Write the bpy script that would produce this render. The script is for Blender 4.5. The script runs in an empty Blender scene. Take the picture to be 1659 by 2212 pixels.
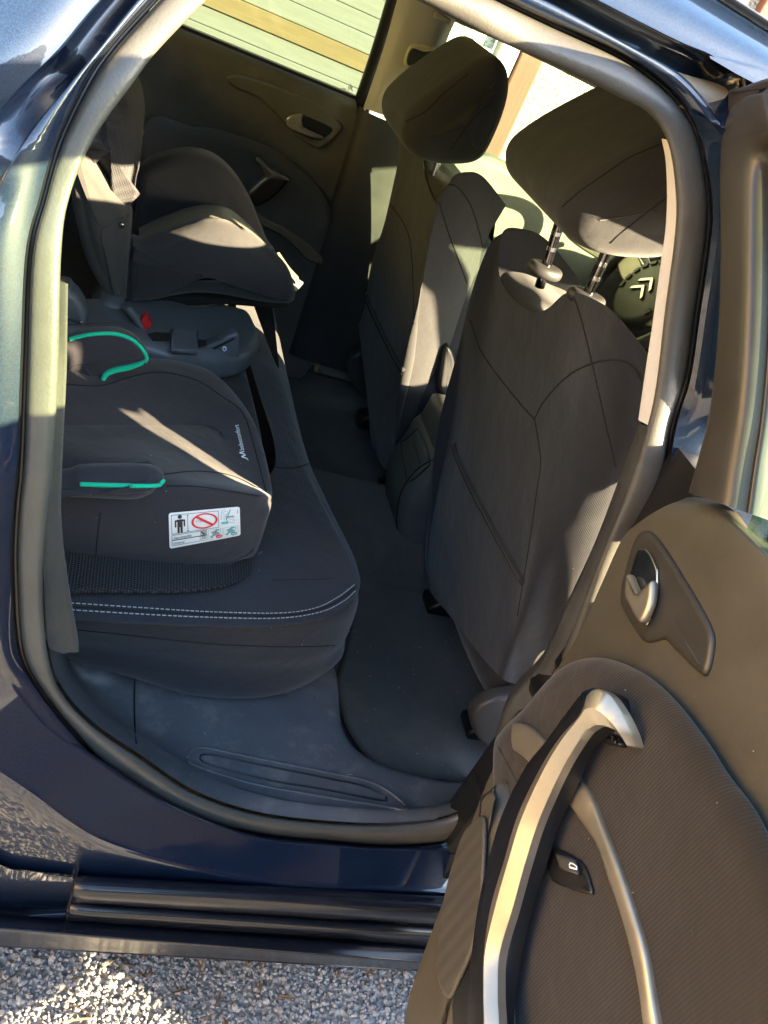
import bpy, bmesh, math, random
from mathutils import Vector, Matrix
from mathutils.bvhtree import BVHTree
random.seed(7)
scn = bpy.context.scene
# ------------------------------------------------------------------ camera
IW, IH = 1659.0, 2212.0            # the picture grid used to read positions off the photograph
FL = 1896.0
CAM = Vector((-.590, -.597, 1.373))
YAW, PIT, ROL = math.radians(25.87), math.radians(31.08), math.radians(26.5)
_f = Vector((math.sin(YAW)*math.cos(PIT), math.cos(YAW)*math.cos(PIT), -math.sin(PIT)))
_r = Vector((math.cos(YAW), -math.sin(YAW), 0)); _d = _f.cross(_r)
CR = math.cos(ROL)*_r - math.sin(ROL)*_d
CD = math.cos(ROL)*_d + math.sin(ROL)*_r
cam = bpy.data.cameras.new('camera'); camo = bpy.data.objects.new('camera', cam)
scn.collection.objects.link(camo); scn.camera = camo
cam.sensor_fit = 'HORIZONTAL'; cam.sensor_width = 36; cam.lens = FL/IW*36
cam.clip_start = .02; cam.clip_end = 400
mw = Matrix((( CR.x, -CD.x, -_f.x, CAM.x), (CR.y, -CD.y, -_f.y, CAM.y), (CR.z, -CD.z, -_f.z, CAM.z), (0, 0, 0, 1)))
camo.matrix_world = mw
# ------------------------------------------------------------------ light
SUN_AZ, SUN_EL = math.radians(36.5), math.radians(17.5)
S = Vector((math.cos(SUN_EL)*math.cos(SUN_AZ), -math.cos(SUN_EL)*math.sin(SUN_AZ), math.sin(SUN_EL)))
wld = bpy.data.worlds.new('World'); scn.world = wld; wld.use_nodes = True
nt = wld.node_tree; nt.nodes.clear()
sky = nt.nodes.new('ShaderNodeTexSky'); sky.sky_type = 'NISHITA'; sky.sun_disc = False
sky.sun_elevation = SUN_EL; sky.sun_rotation = math.atan2(S.x, S.y)
bg = nt.nodes.new('ShaderNodeBackground'); bg.inputs[1].default_value = .145
wo = nt.nodes.new('ShaderNodeOutputWorld')
nt.links.new(sky.outputs[0], bg.inputs[0]); nt.links.new(bg.outputs[0], wo.inputs[0])
sl = bpy.data.lights.new('sun', 'SUN'); sl.energy = 5.0; sl.angle = math.radians(.5); sl.color = (1, .79, .49)
so = bpy.data.objects.new('sun', sl); scn.collection.objects.link(so)
so.rotation_euler = S.to_track_quat('Z', 'Y').to_euler(); so.location = (3, -3, 5)
scn.view_settings.view_transform = 'Standard'; scn.view_settings.look = 'None'
scn.view_settings.exposure = 3.7; scn.view_settings.gamma = 1
scn.cycles.max_bounces = 10; scn.cycles.diffuse_bounces = 5; scn.cycles.transparent_max_bounces = 16
scn.cycles.use_denoising = True
scn.cycles.caustics_reflective = False; scn.cycles.caustics_refractive = False
# ------------------------------------------------------------------ picture grid -> space
def ray(u, v):
    return CR*((u-IW/2)/FL) + CD*((v-IH/2)/FL) + _f
def hit(u, v, n, d):
    n = Vector(n); r = ray(u, v)
    return CAM + r*((d-n.dot(CAM))/n.dot(r))
def PX(u, v, x): return hit(u, v, (1, 0, 0), x)
def PY(u, v, y): return hit(u, v, (0, 1, 0), y)
def PZ(u, v, z): return hit(u, v, (0, 0, 1), z)
YS = [(0, .07), (.45, .07), (.9, .075), (1.05, .10), (1.2, .15), (1.35, .225), (1.5, .31), (1.8, .5)]
def ysurf(z):
    for (a, b), (c, d) in zip(YS, YS[1:]):
        if z <= c: return b+(d-b)*(z-a)/(c-a)
    return YS[-1][1]
def PB(u, v, off=0):                # on the curved near side of the body
    y = .1
    for _ in range(25):
        p = PY(u, v, y); y = .5*y+.5*(ysurf(p.z)+off+.025*min(1, max(0, (u-1180)/120))*min(1, max(0, (1.3-p.z)/.12)))
    return PY(u, v, y)
# ------------------------------------------------------------------ mesh helpers
V = Vector
def cr1(p, t, closed):
    n = len(p)
    if closed:
        i = int(math.floor(t)) % n; f = t-math.floor(t)
        a, b, c, d = p[(i-1) % n], p[i], p[(i+1) % n], p[(i+2) % n]
    else:
        i = min(int(math.floor(t)), n-2); f = t-i
        b, c = p[i], p[i+1]
        a = p[i-1] if i > 0 else b*2-c
        d = p[i+2] if i+2 < n else c*2-b
    return ((b*2)+(c-a)*f+(a*2-b*5+c*4-d)*f*f+(b*3-a-c*3+d)*f*f*f)*.5
def curve(p, n, closed=False):
    p = [V(q) for q in p]; m = len(p) if closed else len(p)-1
    dense = [cr1(p, min(m*k/400., m-1e-9), closed) for k in range(401)]
    L = [0]
    for a, b in zip(dense, dense[1:]): L.append(L[-1]+(b-a).length)
    out = []; j = 0
    cnt = n if closed else n-1
    for k in range(n):
        s = L[-1]*k/cnt
        while j < 399 and L[j+1] < s: j += 1
        f = (s-L[j])/max(1e-9, L[j+1]-L[j])
        out.append(dense[j].lerp(dense[j+1], min(max(f, 0), 1)))
    return out
ORG = {}
def link(o, parent):
    scn.collection.objects.link(o)
    if parent is not None:
        d_, q_ = 0, parent
        while q_.parent is not None: d_ += 1; q_ = q_.parent
        if d_ >= 2: parent = parent.parent      # thing > part > sub-part, no deeper
        o.parent = parent
        o.matrix_parent_inverse = Matrix.Translation(-ORG.get(parent.name, V((0, 0, 0))))
    return o
def empty(name, loc, parent=None, **kw):
    o = bpy.data.objects.new(name, None); link(o, parent)
    o.empty_display_size = .1
    o.location = loc; ORG[o.name] = V(loc)
    for k, v in kw.items(): o[k] = v
    return o
def mk(name, verts, faces, mat, parent=None, smooth=True, sub=0, solid=0, bevel=0, off=-1, auto=None, **kw):
    me = bpy.data.meshes.new(name); me.from_pydata([tuple(v) for v in verts], [], faces)
    bm = bmesh.new(); bm.from_mesh(me)
    bmesh.ops.remove_doubles(bm, verts=bm.verts, dist=1e-6)
    bmesh.ops.recalc_face_normals(bm, faces=bm.faces)
    bm.to_mesh(me); bm.free()
    if smooth:
        for p in me.polygons: p.use_smooth = True
        if auto: me.set_sharp_from_angle(angle=math.radians(auto))
    me.materials.append(mat)
    o = bpy.data.objects.new(name, me); link(o, parent)
    if solid:
        m = o.modifiers.new('s', 'SOLIDIFY'); m.thickness = solid; m.offset = off
    if bevel:
        m = o.modifiers.new('b', 'BEVEL'); m.width = bevel; m.segments = 2; m.limit_method = 'ANGLE'
    if sub:
        m = o.modifiers.new('d', 'SUBSURF'); m.levels = sub; m.render_levels = sub
    for k, v in kw.items(): o[k] = v
    return o
def grid(rows, closed=False):
    n = len(rows[0]); vs = [p for r in rows for p in r]; fs = []
    for i in range(len(rows)-1):
        for j in range(n if closed else n-1):
            a = i*n+j; b = i*n+(j+1) % n
            fs.append((a, b, b+n, a+n))
    return vs, fs
def surf(rows, nu, nv, closed=False):
    R = []
    for r in rows:
        r = [V(q) for q in r]
        m = len(r) if closed else len(r)-1
        cnt = nu if closed else nu-1
        R.append([cr1(r, min(m*k/cnt, m-1e-9), closed) for k in range(nu)])
    cols = []
    for j in range(nu):
        c = [R[i][j] for i in range(len(R))]; m = len(c)-1
        cols.append([cr1(c, min(m*k/(nv-1), m-1e-9), False) for k in range(nv)])
    return [[cols[j][i] for j in range(nu)] for i in range(nv)]
def patch(name, rows, mat, parent, nu=40, nv=30, closed=False, **kw):
    vs, fs = grid(surf(rows, nu, nv, closed), closed)
    return mk(name, vs, fs, mat, parent, **kw)
def frames(path):
    T = []
    for i in range(len(path)):
        a = path[max(i-1, 0)]; b = path[min(i+1, len(path)-1)]
        T.append((b-a).normalized())
    n = V((0, 0, 1)).cross(T[0])
    if n.length < .1: n = V((1, 0, 0)).cross(T[0])
    n.normalize(); N = []
    for t in T:
        n = (n-t*n.dot(t)).normalized(); N.append(n)
    return T, N
def tube_data(path, r, k=10, r2=None, caps=True):
    T, N = frames(path); rings = []
    for i, (p, t, n) in enumerate(zip(path, T, N)):
        b = t.cross(n); ri = r[i] if isinstance(r, (list, tuple)) else r
        rings.append([p+n*(ri*math.cos(2*math.pi*j/k))+b*((r2 or ri)*math.sin(2*math.pi*j/k)) for j in range(k)])
    vs, fs = grid(rings, True)
    if caps:
        fs.append(tuple(range(k))); fs.append(tuple(len(vs)-k+j for j in range(k)))
    return vs, fs
def tube(name, pts, r, mat, parent, n=24, k=10, smooth_path=True, **kw):
    p = curve(pts, n) if smooth_path else [V(q) for q in pts]
    vs, fs = tube_data(p, r, k)
    return mk(name, vs, fs, mat, parent, **kw)
def slab_data(outline, ext, rnd, n=64, segs=5, bulge0=0., bulge1=0., curved=True, fine=False):
    """rounded solid: outline (3D, roughly flat) extruded by ext; rim rounded by rnd; caps bulged"""
    ext = V(ext); e = ext.normalized(); T = ext.length
    o = curve(outline, n, True) if curved else [V(q) for q in outline]
    n = len(o)
    c = sum(o, V((0, 0, 0)))/n
    # orient
    ar = V((0, 0, 0))
    for i in range(n): ar += (o[i]-c).cross(o[(i+1) % n]-c)
    sgn = 1 if ar.dot(e) > 0 else -1
    nor = []
    for i in range(n):
        t = (o[(i+1) % n]-o[i-1]); t -= e*t.dot(e); t.normalize()
        nor.append(e.cross(t)*sgn)        # points inwards
    def ring(d, h):
        return [o[i]+nor[i]*d+e*h for i in range(n)]
    rings = []
    rr = min(rnd, T*.5)
    prof = []
    for k in range(segs+1):
        a = math.pi/2*k/segs
        prof.append((rnd*(1-math.sin(a)), rr*(1-math.cos(a))))
    pts = prof + [(d, T-h) for d, h in reversed(prof)]
    body = [ring(d, h) for d, h in pts]
    def caps(base, b, outward):
        cc = sum(base, V((0, 0, 0)))/n; out = []
        for s in (.97, .9, .75, .55, .3, .1):
            q = b*(1-s*s)
            out.append([cc+(p-cc)*s+outward*q for p in base])
        return out
    f = caps(body[0], bulge0, -e); b = caps(body[-1], bulge1, e)
    allr = list(reversed(f))+body+b
    vs, fs = grid(allr, True)
    fs.append(tuple(range(n))); fs.append(tuple(len(vs)-n+j for j in range(n)))
    return vs, fs
def slab(name, outline, ext, rnd, mat, parent, n=64, segs=5, b0=0., b1=0., curved=True, **kw):
    vs, fs = slab_data(outline, ext, rnd, n, segs, b0, b1, curved)
    return mk(name, vs, fs, mat, parent, **kw)
def strip(name, EA, EB, n, th, mat, parent, nu=60, crown=.3, st=False, ridge=None, **kw):
    """long raised band between two matching edge lines; n = outward direction, th = height above the line"""
    n = V(n).normalized()
    if st:
        a, b = [[cr1([V(q) for q in E_], min((len(E_)-1)*k/(nu-1), len(E_)-1-1e-9), False) for k in range(nu)] for E_ in (EA, EB)]
    else: a = curve(EA, nu); b = curve(EB, nu)
    rows = []
    prof = ((0, -1.), (0, .2), (.06, .5), (ridge, 1+crown), (ridge+.02, 1+crown), (.94, .5), (1, .2), (1, -1.)) if ridge else None
    for s_, h in prof or ((0, -1.), (0, 0), (.02, .55), (.10, .92), (.3, 1+crown*.6), (.5, 1+crown), (.7, 1+crown*.6), (.90, .92), (.98, .55), (1, 0), (1, -1.)):
        rows.append([p.lerp(q, s_)+n*(th*h) for p, q in zip(a, b)])
    v, f = grid(rows); L = len(rows)
    f.append(tuple(i*nu for i in range(L))); f.append(tuple(i*nu+nu-1 for i in range(L)))
    return mk(name, v, f, mat, parent, auto=24 if ridge else 60, **kw)
def boxd(a, b):
    x0, y0, z0 = a; x1, y1, z1 = b
    vs = [V((x, y, z)) for x in (x0, x1) for y in (y0, y1) for z in (z0, z1)]
    return vs, [(0, 1, 3, 2), (4, 6, 7, 5), (0, 4, 5, 1), (2, 3, 7, 6), (0, 2, 6, 4), (1, 5, 7, 3)]
def box(name, a, b, mat, parent=None, bevel=.004, **kw):
    vs, fs = boxd(a, b); return mk(name, vs, fs, mat, parent, smooth=False, bevel=bevel, **kw)
def join(*datas):
    vs, fs = [], []
    for v, f in datas:
        o = len(vs); vs += list(v); fs += [tuple(i+o for i in q) for q in f]
    return vs, fs
_bvh = {}
def bvh(o):
    if o.name not in _bvh:
        dg = bpy.context.evaluated_depsgraph_get(); dg.update()
        _bvh[o.name] = BVHTree.FromObject(o, dg)
    return _bvh[o.name]
def onto(o, u, v, lift=0.):
    """where the line of sight through picture point (u,v) meets the surface of o"""
    r = ray(u, v).normalized(); m = o.matrix_world
    loc, nor, i, d = bvh(o).ray_cast(CAM-ORG.get(o.name, V((0, 0, 0))), r)
    if loc is None: return None
    if nor.dot(r) > 0: nor = -nor
    return loc+nor*lift
def seam(name, o, px, mat, parent, r=.0012, n=40, lift=0., k=6, closed=False, **kw):
    path = [onto(o, *q, lift=lift) for q in [(p.x, p.y) for p in curve([(a, b, 0) for a, b in px], n, closed)]]
    path = [p for p in path if p is not None]
    if len(path) < 3: return None
    if closed: path.append(path[0])
    vs, fs = tube_data(path, r, k)
    return mk(name, vs, fs, mat, parent or o, **kw)
# ------------------------------------------------------------------ materials
def mat(name, base, rough=.6, metal=0., spec=.5, coat=0., coat_r=.05, sheen=0.):
    m = bpy.data.materials.new(name); m.use_nodes = True
    b = m.node_tree.nodes['Principled BSDF']
    b.inputs['Base Color'].default_value = (*base, 1); b.inputs['Roughness'].default_value = rough
    b.inputs['Metallic'].default_value = metal; b.inputs['Specular IOR Level'].default_value = spec
    b.inputs['Coat Weight'].default_value = coat; b.inputs['Coat IOR'].default_value = 1.6; b.inputs['Coat Roughness'].default_value = coat_r
    b.inputs['Sheen Weight'].default_value = sheen
    return m
def nodes(m): return m.node_tree.nodes, m.node_tree.links, m.node_tree.nodes['Principled BSDF']
def co(m, scale=(1, 1, 1), rot=(0, 0, 0)):
    N, L, b = nodes(m)
    t = N.new('ShaderNodeTexCoord'); mp = N.new('ShaderNodeMapping')
    mp.inputs['Scale'].default_value = scale; mp.inputs['Rotation'].default_value = rot
    L.new(t.outputs['Object'], mp.inputs[0]); return mp.outputs[0]
def noise(m, scale, detail=4, rough=.6, vec=None):
    N, L, b = nodes(m)
    n = N.new('ShaderNodeTexNoise'); n.inputs['Scale'].default_value = scale
    n.inputs['Detail'].default_value = detail; n.inputs['Roughness'].default_value = rough
    L.new(vec or co(m), n.inputs['Vector']); return n.outputs['Fac']
def ramp(m, fac, stops):
    N, L, b = nodes(m); r = N.new('ShaderNodeValToRGB'); L.new(fac, r.inputs[0])
    e = r.color_ramp.elements
    for i, (p, c) in enumerate(stops):
        q = e[i] if i < 2 else e.new(p)
        q.position = p; q.color = (*c, 1) if len(c) == 3 else c
    return r.outputs[0]
def bump(m, fac, strength=.3, dist=.001, chain=None):
    N, L, b = nodes(m); n = N.new('ShaderNodeBump')
    n.inputs['Strength'].default_value = strength; n.inputs['Distance'].default_value = dist
    L.new(fac, n.inputs['Height'])
    if chain: L.new(chain, n.inputs['Normal'])
    L.new(n.outputs[0], b.inputs['Normal']); return n.outputs[0]
def mixc(m, fac, a, b_):
    N, L, b = nodes(m); x = N.new('ShaderNodeMix'); x.data_type = 'RGBA'
    if hasattr(fac, 'is_linked') or not isinstance(fac, (int, float)): L.new(fac, x.inputs[0])
    else: x.inputs[0].default_value = fac
    for s, i in ((a, 6), (b_, 7)):
        if isinstance(s, tuple): x.inputs[i].default_value = (*s, 1)
        else: L.new(s, x.inputs[i])
    return x.outputs[2]
def setc(m, out, inp='Base Color'):
    N, L, b = nodes(m); L.new(out, b.inputs[inp])
def math_(m, op, a, b_=None, c=None):
    N, L, b = nodes(m); n = N.new('ShaderNodeMath'); n.operation = op
    for i, s in enumerate((a, b_, c)):
        if s is None: continue
        if isinstance(s, (int, float)): n.inputs[i].default_value = s
        else: L.new(s, n.inputs[i])
    return n.outputs[0]
def wave(m, scale, rot=(0, 0, 0), dist=0., direction='X'):
    N, L, b = nodes(m); w = N.new('ShaderNodeTexWave'); w.bands_direction = direction
    w.inputs['Scale'].default_value = scale; w.inputs['Distortion'].default_value = dist
    w.inputs['Detail'].default_value = 1
    L.new(co(m, rot=rot), w.inputs['Vector']); return w.outputs['Fac']

def specks(m, c, amount=.5, scale=260, col=(.20, .19, .17)):
    """lint and crumbs: sparse pale dots"""
    N, L, b = nodes(m)
    v = N.new('ShaderNodeTexVoronoi'); v.inputs['Scale'].default_value = scale; L.new(co(m), v.inputs['Vector'])
    d = ramp(m, v.outputs['Distance'], [(.06, (1, 1, 1)), (.12, (0, 0, 0))])
    sp = N.new('ShaderNodeSeparateColor'); L.new(v.outputs['Color'], sp.inputs[0])
    pickd = ramp(m, sp.outputs[0], [(1-.04*amount, (0, 0, 0)), (1-.03*amount, (1, 1, 1))])
    f = math_(m, 'MULTIPLY', d, pickd)
    return mixc(m, f, c, col)
def fabric(name, base, tw=0, rot=(.5, .6, .8), speck=.35, sheen=.15, rough=.9, lint=.5, crease=.5):
    m = mat(name, base, rough, spec=.25, sheen=sheen)
    N, L, b = nodes(m); b.inputs['Sheen Roughness'].default_value = .5
    n1 = noise(m, 900, 2); n2 = noise(m, 7, 5, .65)
    f = math_(m, 'ADD', math_(m, 'MULTIPLY', n1, .55), math_(m, 'MULTIPLY', n2, .45))
    h = n1
    if tw:
        w = wave(m, tw, rot, .6)
        h = math_(m, 'ADD', w, math_(m, 'MULTIPLY', n1, .6))
        f = math_(m, 'ADD', math_(m, 'MULTIPLY', f, .9), math_(m, 'MULTIPLY', w, .1))
    lo = tuple(c*(1-speck) for c in base); hi = tuple(c*(1+speck) for c in base)
    c = ramp(m, f, [(.3, lo), (.7, hi)])
    if lint: c = specks(m, c, lint)
    setc(m, c)
    n3 = noise(m, 20, 3, .5)
    first = bump(m, n3, crease, .006)
    bump(m, h, .28 if tw else .3, .0009, first)
    return m
def plastic(name, base, rough=.5, grain=700, bs=.15, dust=0., spec=.4):
    m = mat(name, base, rough, spec=spec)
    n = noise(m, grain, 2); big = noise(m, 14, 5, .65)
    c = ramp(m, big, [(.3, tuple(x*.85 for x in base)), (.72, tuple(x*1.2 for x in base))])
    if dust:
        d = noise(m, 22, 6, .75); dd = ramp(m, d, [(.52, (0, 0, 0)), (.75, (dust, dust, dust))])
        c = mixc(m, dd, c, (.22, .21, .19))
    setc(m, specks(m, c, .35, 320))
    setc(m, math_(m, 'ADD', math_(m, 'MULTIPLY', big, .2), rough-.1), 'Roughness')
    bump(m, n, bs, .0006)
    return m
M = {}
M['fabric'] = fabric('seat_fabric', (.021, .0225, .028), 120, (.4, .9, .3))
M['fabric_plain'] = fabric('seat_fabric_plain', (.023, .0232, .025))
M['far_seat'] = fabric('far_seat_fabric_haze', (.034, .034, .036))  # lighter copy of the seat fabric; haze lift put into the colour
M['child_fabric'] = fabric('child_seat_fabric', (.040, .040, .042))  # colour raised to carry the haze over the far interior
M['headliner'] = fabric('headliner', (.36, .33, .27), speck=.1, sheen=0, lint=0, crease=.05)
M['door_fabric'] = fabric('door_fabric', (.018, .013, .0075), 95, (0, .3, 1.57), lint=.15)
M['suede'] = fabric('suede', (.062, .060, .056), speck=.3)
M['olive'] = fabric('olive_lit_fabric', (.13, .135, .08), speck=.2)  # greenish light on the pad is put into this fabric colour
M['felt'] = fabric('felt', (.035, .032, .027), speck=.5)
M['carpet'] = fabric('carpet', (.055, .053, .049), speck=.6, lint=2.5)
def dirty(m):
    N, L, b = nodes(m); src = b.inputs['Base Color'].links[0].from_socket
    d = ramp(m, noise(m, 6, 6, .7), [(.5, (0, 0, 0)), (.78, (.4, .4, .4))])
    setc(m, mixc(m, d, src, (.16, .145, .115)))
    h = noise(m, 420, 3, .7); bump(m, h, .9, .003)
dirty(M['carpet'])
M['booster'] = fabric('booster_fabric', (.026, .024, .028), speck=.25, lint=.6)
M['green'] = fabric('green_piping', (.0, .46, .25), speck=.15)
M['plastic'] = plastic('dark_plastic', (.036, .036, .037), .45)
M['plastic_blue'] = plastic('grey_plastic', (.10, .115, .13), .36)
M['far_plastic'] = plastic('far_door_plastic_haze', (.125, .12, .11), .5)  # far door lightened in colour to imitate haze
M['far_fabric'] = fabric('far_door_fabric_haze', (.105, .10, .092))  # haze lift put into the colour here too
M['sill'] = plastic('sill_plastic', (.070, .075, .085), .40, dust=.5)
M['door_plastic'] = plastic('door_plastic', (.056, .050, .037), .40, 420, .35)
M['door_sunlit'] = plastic('door_sunlit_plastic', (.17, .17, .14), .5, 420, .3)  # lighter door plastic; sunlight on the far front door put into its colour
M['recess'] = plastic('recess_plastic', (.030, .027, .023), .38)
M['black'] = mat('black', (.006, .006, .007), .35)
M['blackmatte'] = mat('black_matte', (.008, .008, .008), .9)
M['seal'] = plastic('rubber_seal', (.062, .060, .053), .36, 330, .5)
M['gasket'] = mat('gasket', (.008, .008, .009), .3)
M['trim_light'] = fabric('pillar_trim', (.50, .47, .43), speck=.06, sheen=0, lint=0, crease=.05)
M['silver'] = plastic('silver_trim', (.31, .275, .215), .36, 900, .05)
nodes(M['silver'])[2].inputs['Metallic'].default_value = .75
M['steel'] = mat('steel', (.55, .53, .5), .18, 1.)
M['chrome'] = mat('dark_chrome', (.16, .15, .14), .15, 1.)
M['red'] = mat('red_plastic', (.55, .02, .02), .4)
M['white'] = mat('white_print', (.8, .8, .8), .5)
M['cream'] = plastic('cream', (.5, .46, .36), .6)
M['label'] = mat('label_paper', (.78, .80, .78), .45)
M['print_black'] = mat('print_black', (.02, .02, .022), .5)
M['print_red'] = mat('print_red', (.75, .03, .03), .5)
M['print_teal'] = mat('print_teal', (.05, .42, .36), .5)
M['print_grey'] = mat('print_grey', (.30, .32, .33), .5)
M['thread'] = mat('thread', (.38, .40, .39), .8)
M['seamdark'] = mat('seam_dark', (.008, .008, .009), .95)  # near-black colour of the seam lines
def paint():
    m = mat('blue_paint', (.004, .007, .022), .4, 0., spec=.2, coat=1., coat_r=.03)
    N, L, b = nodes(m)
    v = N.new('ShaderNodeTexVoronoi'); v.inputs['Scale'].default_value = 1400
    L.new(co(m), v.inputs['Vector'])
    c = ramp(m, v.outputs['Color'], [(.2, (.002, .0035, .013)), (.95, (.005, .019, .045))])
    n = noise(m, 6, 5)
    setc(m, mixc(m, ramp(m, n, [(.5, (0, 0, 0)), (.85, (.06, .06, .06))]), c, (.10, .09, .08)))
    return m
M['paint'] = paint()
def sillpaint():
    m = plastic('sill_black', (.010, .012, .018), .22, 300, .05); return m
M['rocker'] = sillpaint()
def glass(name, tint, refl=.06):
    m = bpy.data.materials.new(name); m.use_nodes = True; N = m.node_tree.nodes; L = m.node_tree.links
    N.clear(); o = N.new('ShaderNodeOutputMaterial'); t = N.new('ShaderNodeBsdfTransparent'); t.inputs[0].default_value = (*tint, 1)
    g = N.new('ShaderNodeBsdfGlossy'); g.inputs['Roughness'].default_value = .02
    x = N.new('ShaderNodeMixShader'); f = N.new('ShaderNodeFresnel'); f.inputs[0].default_value = 1.45
    ge = N.new('ShaderNodeNewGeometry'); mr = N.new('ShaderNodeMapRange'); mr.inputs['To Min'].default_value = 1.45; mr.inputs['To Max'].default_value = 1/1.45
    L.new(ge.outputs['Backfacing'], mr.inputs['Value']); L.new(mr.outputs['Result'], f.inputs[0])
    L.new(f.outputs[0], x.inputs[0]); L.new(t.outputs[0], x.inputs[1]); L.new(g.outputs[0], x.inputs[2]); L.new(x.outputs[0], o.inputs[0])
    return m
M['glass'] = glass('tinted_glass', (.66, .84, .66))
M['glass_side'] = glass('side_glass', (.165, .215, .172))
def mesh_mat():
    m = mat('mesh_weave', (.02, .021, .025), .8)
    w1 = wave(m, 85, (0, 0, 0)); w2 = wave(m, 85, (0, 0, 0), direction='Y')
    h = math_(m, 'MULTIPLY', w1, w2)
    setc(m, ramp(m, h, [(.12, (.002, .002, .003)), (.5, (.045, .047, .055))])); bump(m, h, .9, .003)
    return m
M['mesh'] = mesh_mat()
def grille():
    m = mat('speaker_grille', (.055, .05, .043), .5)
    N, L, b = nodes(m)
    v = N.new('ShaderNodeTexVoronoi'); v.inputs['Scale'].default_value = 420; v.inputs['Randomness'].default_value = .05
    L.new(co(m), v.inputs['Vector'])
    setc(m, ramp(m, v.outputs['Distance'], [(.2, (.018, .016, .013)), (.5, (.052, .046, .036))])); bump(m, v.outputs['Distance'], .2, .0006)
    return m
M['grille'] = grille()
def knit():
    m = mat('airmesh', (.02, .02, .023), .85)
    N, L, b = nodes(m)
    v = N.new('ShaderNodeTexVoronoi'); v.inputs['Scale'].default_value = 400; v.inputs['Randomness'].default_value = .1
    L.new(co(m), v.inputs['Vector'])
    setc(m, ramp(m, v.outputs['Distance'], [(.15, (.008, .008, .01)), (.5, (.05, .05, .054))])); bump(m, v.outputs['Distance'], .7, .0015)
    return m
M['knit'] = knit()
def stone():
    m = mat('stone', (.3, .3, .3), .85)
    N, L, b = nodes(m); g = N.new('ShaderNodeNewGeometry')
    c = ramp(m, g.outputs['Random Per Island'], [(0, (.19, .195, .20)), (.35, (.25, .25, .255)), (.7, (.31, .305, .295)), (.93, (.40, .39, .37)), (1, (.36, .27, .22))])
    n = noise(m, 160, 4)
    setc(m, mixc(m, ramp(m, n, [(.35, (0, 0, 0)), (.75, (.45, .45, .45))]), c, (.16, .16, .165))); bump(m, n, .5, .002)
    return m
M['stone'] = stone()
def gravel():
    m = mat('gravel', (.22, .22, .22), .95)
    N, L, b = nodes(m)
    v = N.new('ShaderNodeTexVoronoi'); v.inputs['Scale'].default_value = 95
    L.new(co(m), v.inputs['Vector'])
    c = ramp(m, v.outputs['Color'], [(.1, (.15, .15, .155)), (.5, (.23, .225, .22)), (.9, (.32, .31, .29))])
    d = ramp(m, noise(m, .8, 6), [(.4, (0, 0, 0)), (.7, (.6, .6, .6))])
    setc(m, mixc(m, d, c, (.26, .21, .13))); bump(m, v.outputs['Distance'], .8, .01)
    return m
M['gravel'] = gravel()
def stucco():
    m = mat('stucco', (.4, .39, .35), .95)
    n = noise(m, 16, 6, .7); n2 = noise(m, 55, 3)
    setc(m, ramp(m, n2, [(.38, (.16, .145, .10)), (.56, (.42, .41, .36))])); bump(m, n2, 1., .012)
    return m
M['stucco'] = stucco()
def wood(name, a, b_, sc=(1, 14, 14)):
    m = mat(name, a, .7)
    n = noise(m, 6, 5, .6, co(m, sc)); setc(m, ramp(m, n, [(.3, a), (.7, b_)])); bump(m, n, .2, .002); return m
M['redwood'] = wood('red_brown_boards', (.075, .026, .014), (.11, .04, .022), (14, 14, 1))
M['whitewood'] = wood('white_boards', (.30, .31, .28), (.36, .37, .34))
M['yellowwood'] = wood('yellow_timber', (.30, .215, .105), (.37, .28, .15))
M['whitetrim'] = wood('white_trim', (.40, .40, .39), (.46, .45, .44), (14, 14, 1))
M['tanwall'] = wood('ochre_boards', (.56, .40, .20), (.70, .52, .30), (14, 14, 1))
M['bark'] = wood('dry_bark', (.09, .055, .03), (.22, .14, .08))
M['rooftile'] = mat('roof_sheet', (.10, .09, .085), .6)
M['soffit'] = M['headliner']
# ------------------------------------------------------------------ ground
gv = [V((x, y, 0)) for x in (-60, 60) for y in (-60, 60)]
mk('gravel_ground', gv, [(0, 2, 3, 1)], M['gravel'], None, smooth=False, kind='structure', label='grey gravel yard under and around the car')
ico = bmesh.new(); bmesh.ops.create_icosphere(ico, subdivisions=1, radius=1)
IV = [v.co.copy() for v in ico.verts]; IFc = [tuple(v.index for v in f.verts) for f in ico.faces]; ico.free()
vs, fs = [], []
def stones(n, x0, x1, y0, y1, r0, r1):
    for _ in range(n):
        x, y = random.uniform(x0, x1), random.uniform(y0, y1)
        r = random.uniform(r0, r1)*(1 if random.random() > .06 else 1.7)
        m = Matrix.Rotation(random.uniform(0, 6.3), 3, V((random.gauss(0, 1), random.gauss(0, 1), random.gauss(0, 1))).normalized())
        sx = V((random.uniform(.7, 1.25), random.uniform(.6, 1.1), random.uniform(.5, .9)))
        o = len(vs)
        for q in IV:
            w = m @ V((q.x*sx.x, q.y*sx.y, q.z*sx.z)); w *= random.uniform(.86, 1.12)
            vs.append(V((x, y, r*.35+random.uniform(0, .001)))+w*r)
        fs.extend(tuple(i+o for i in f) for f in IFc)
stones(26000, -.75, .55, -.30, .35, .0018, .0047)
stones(2500, -1.2, 1.2, -1.2, -.3, .003, .007)
me = bpy.data.meshes.new('pebbles'); me.from_pydata([tuple(v) for v in vs], [], fs); me.materials.append(M['stone'])
o = bpy.data.objects.new('pebbles', me); scn.collection.objects.link(o); o['kind'] = 'stuff'; o['label'] = 'loose grey and white gravel stones below the sill'
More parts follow.
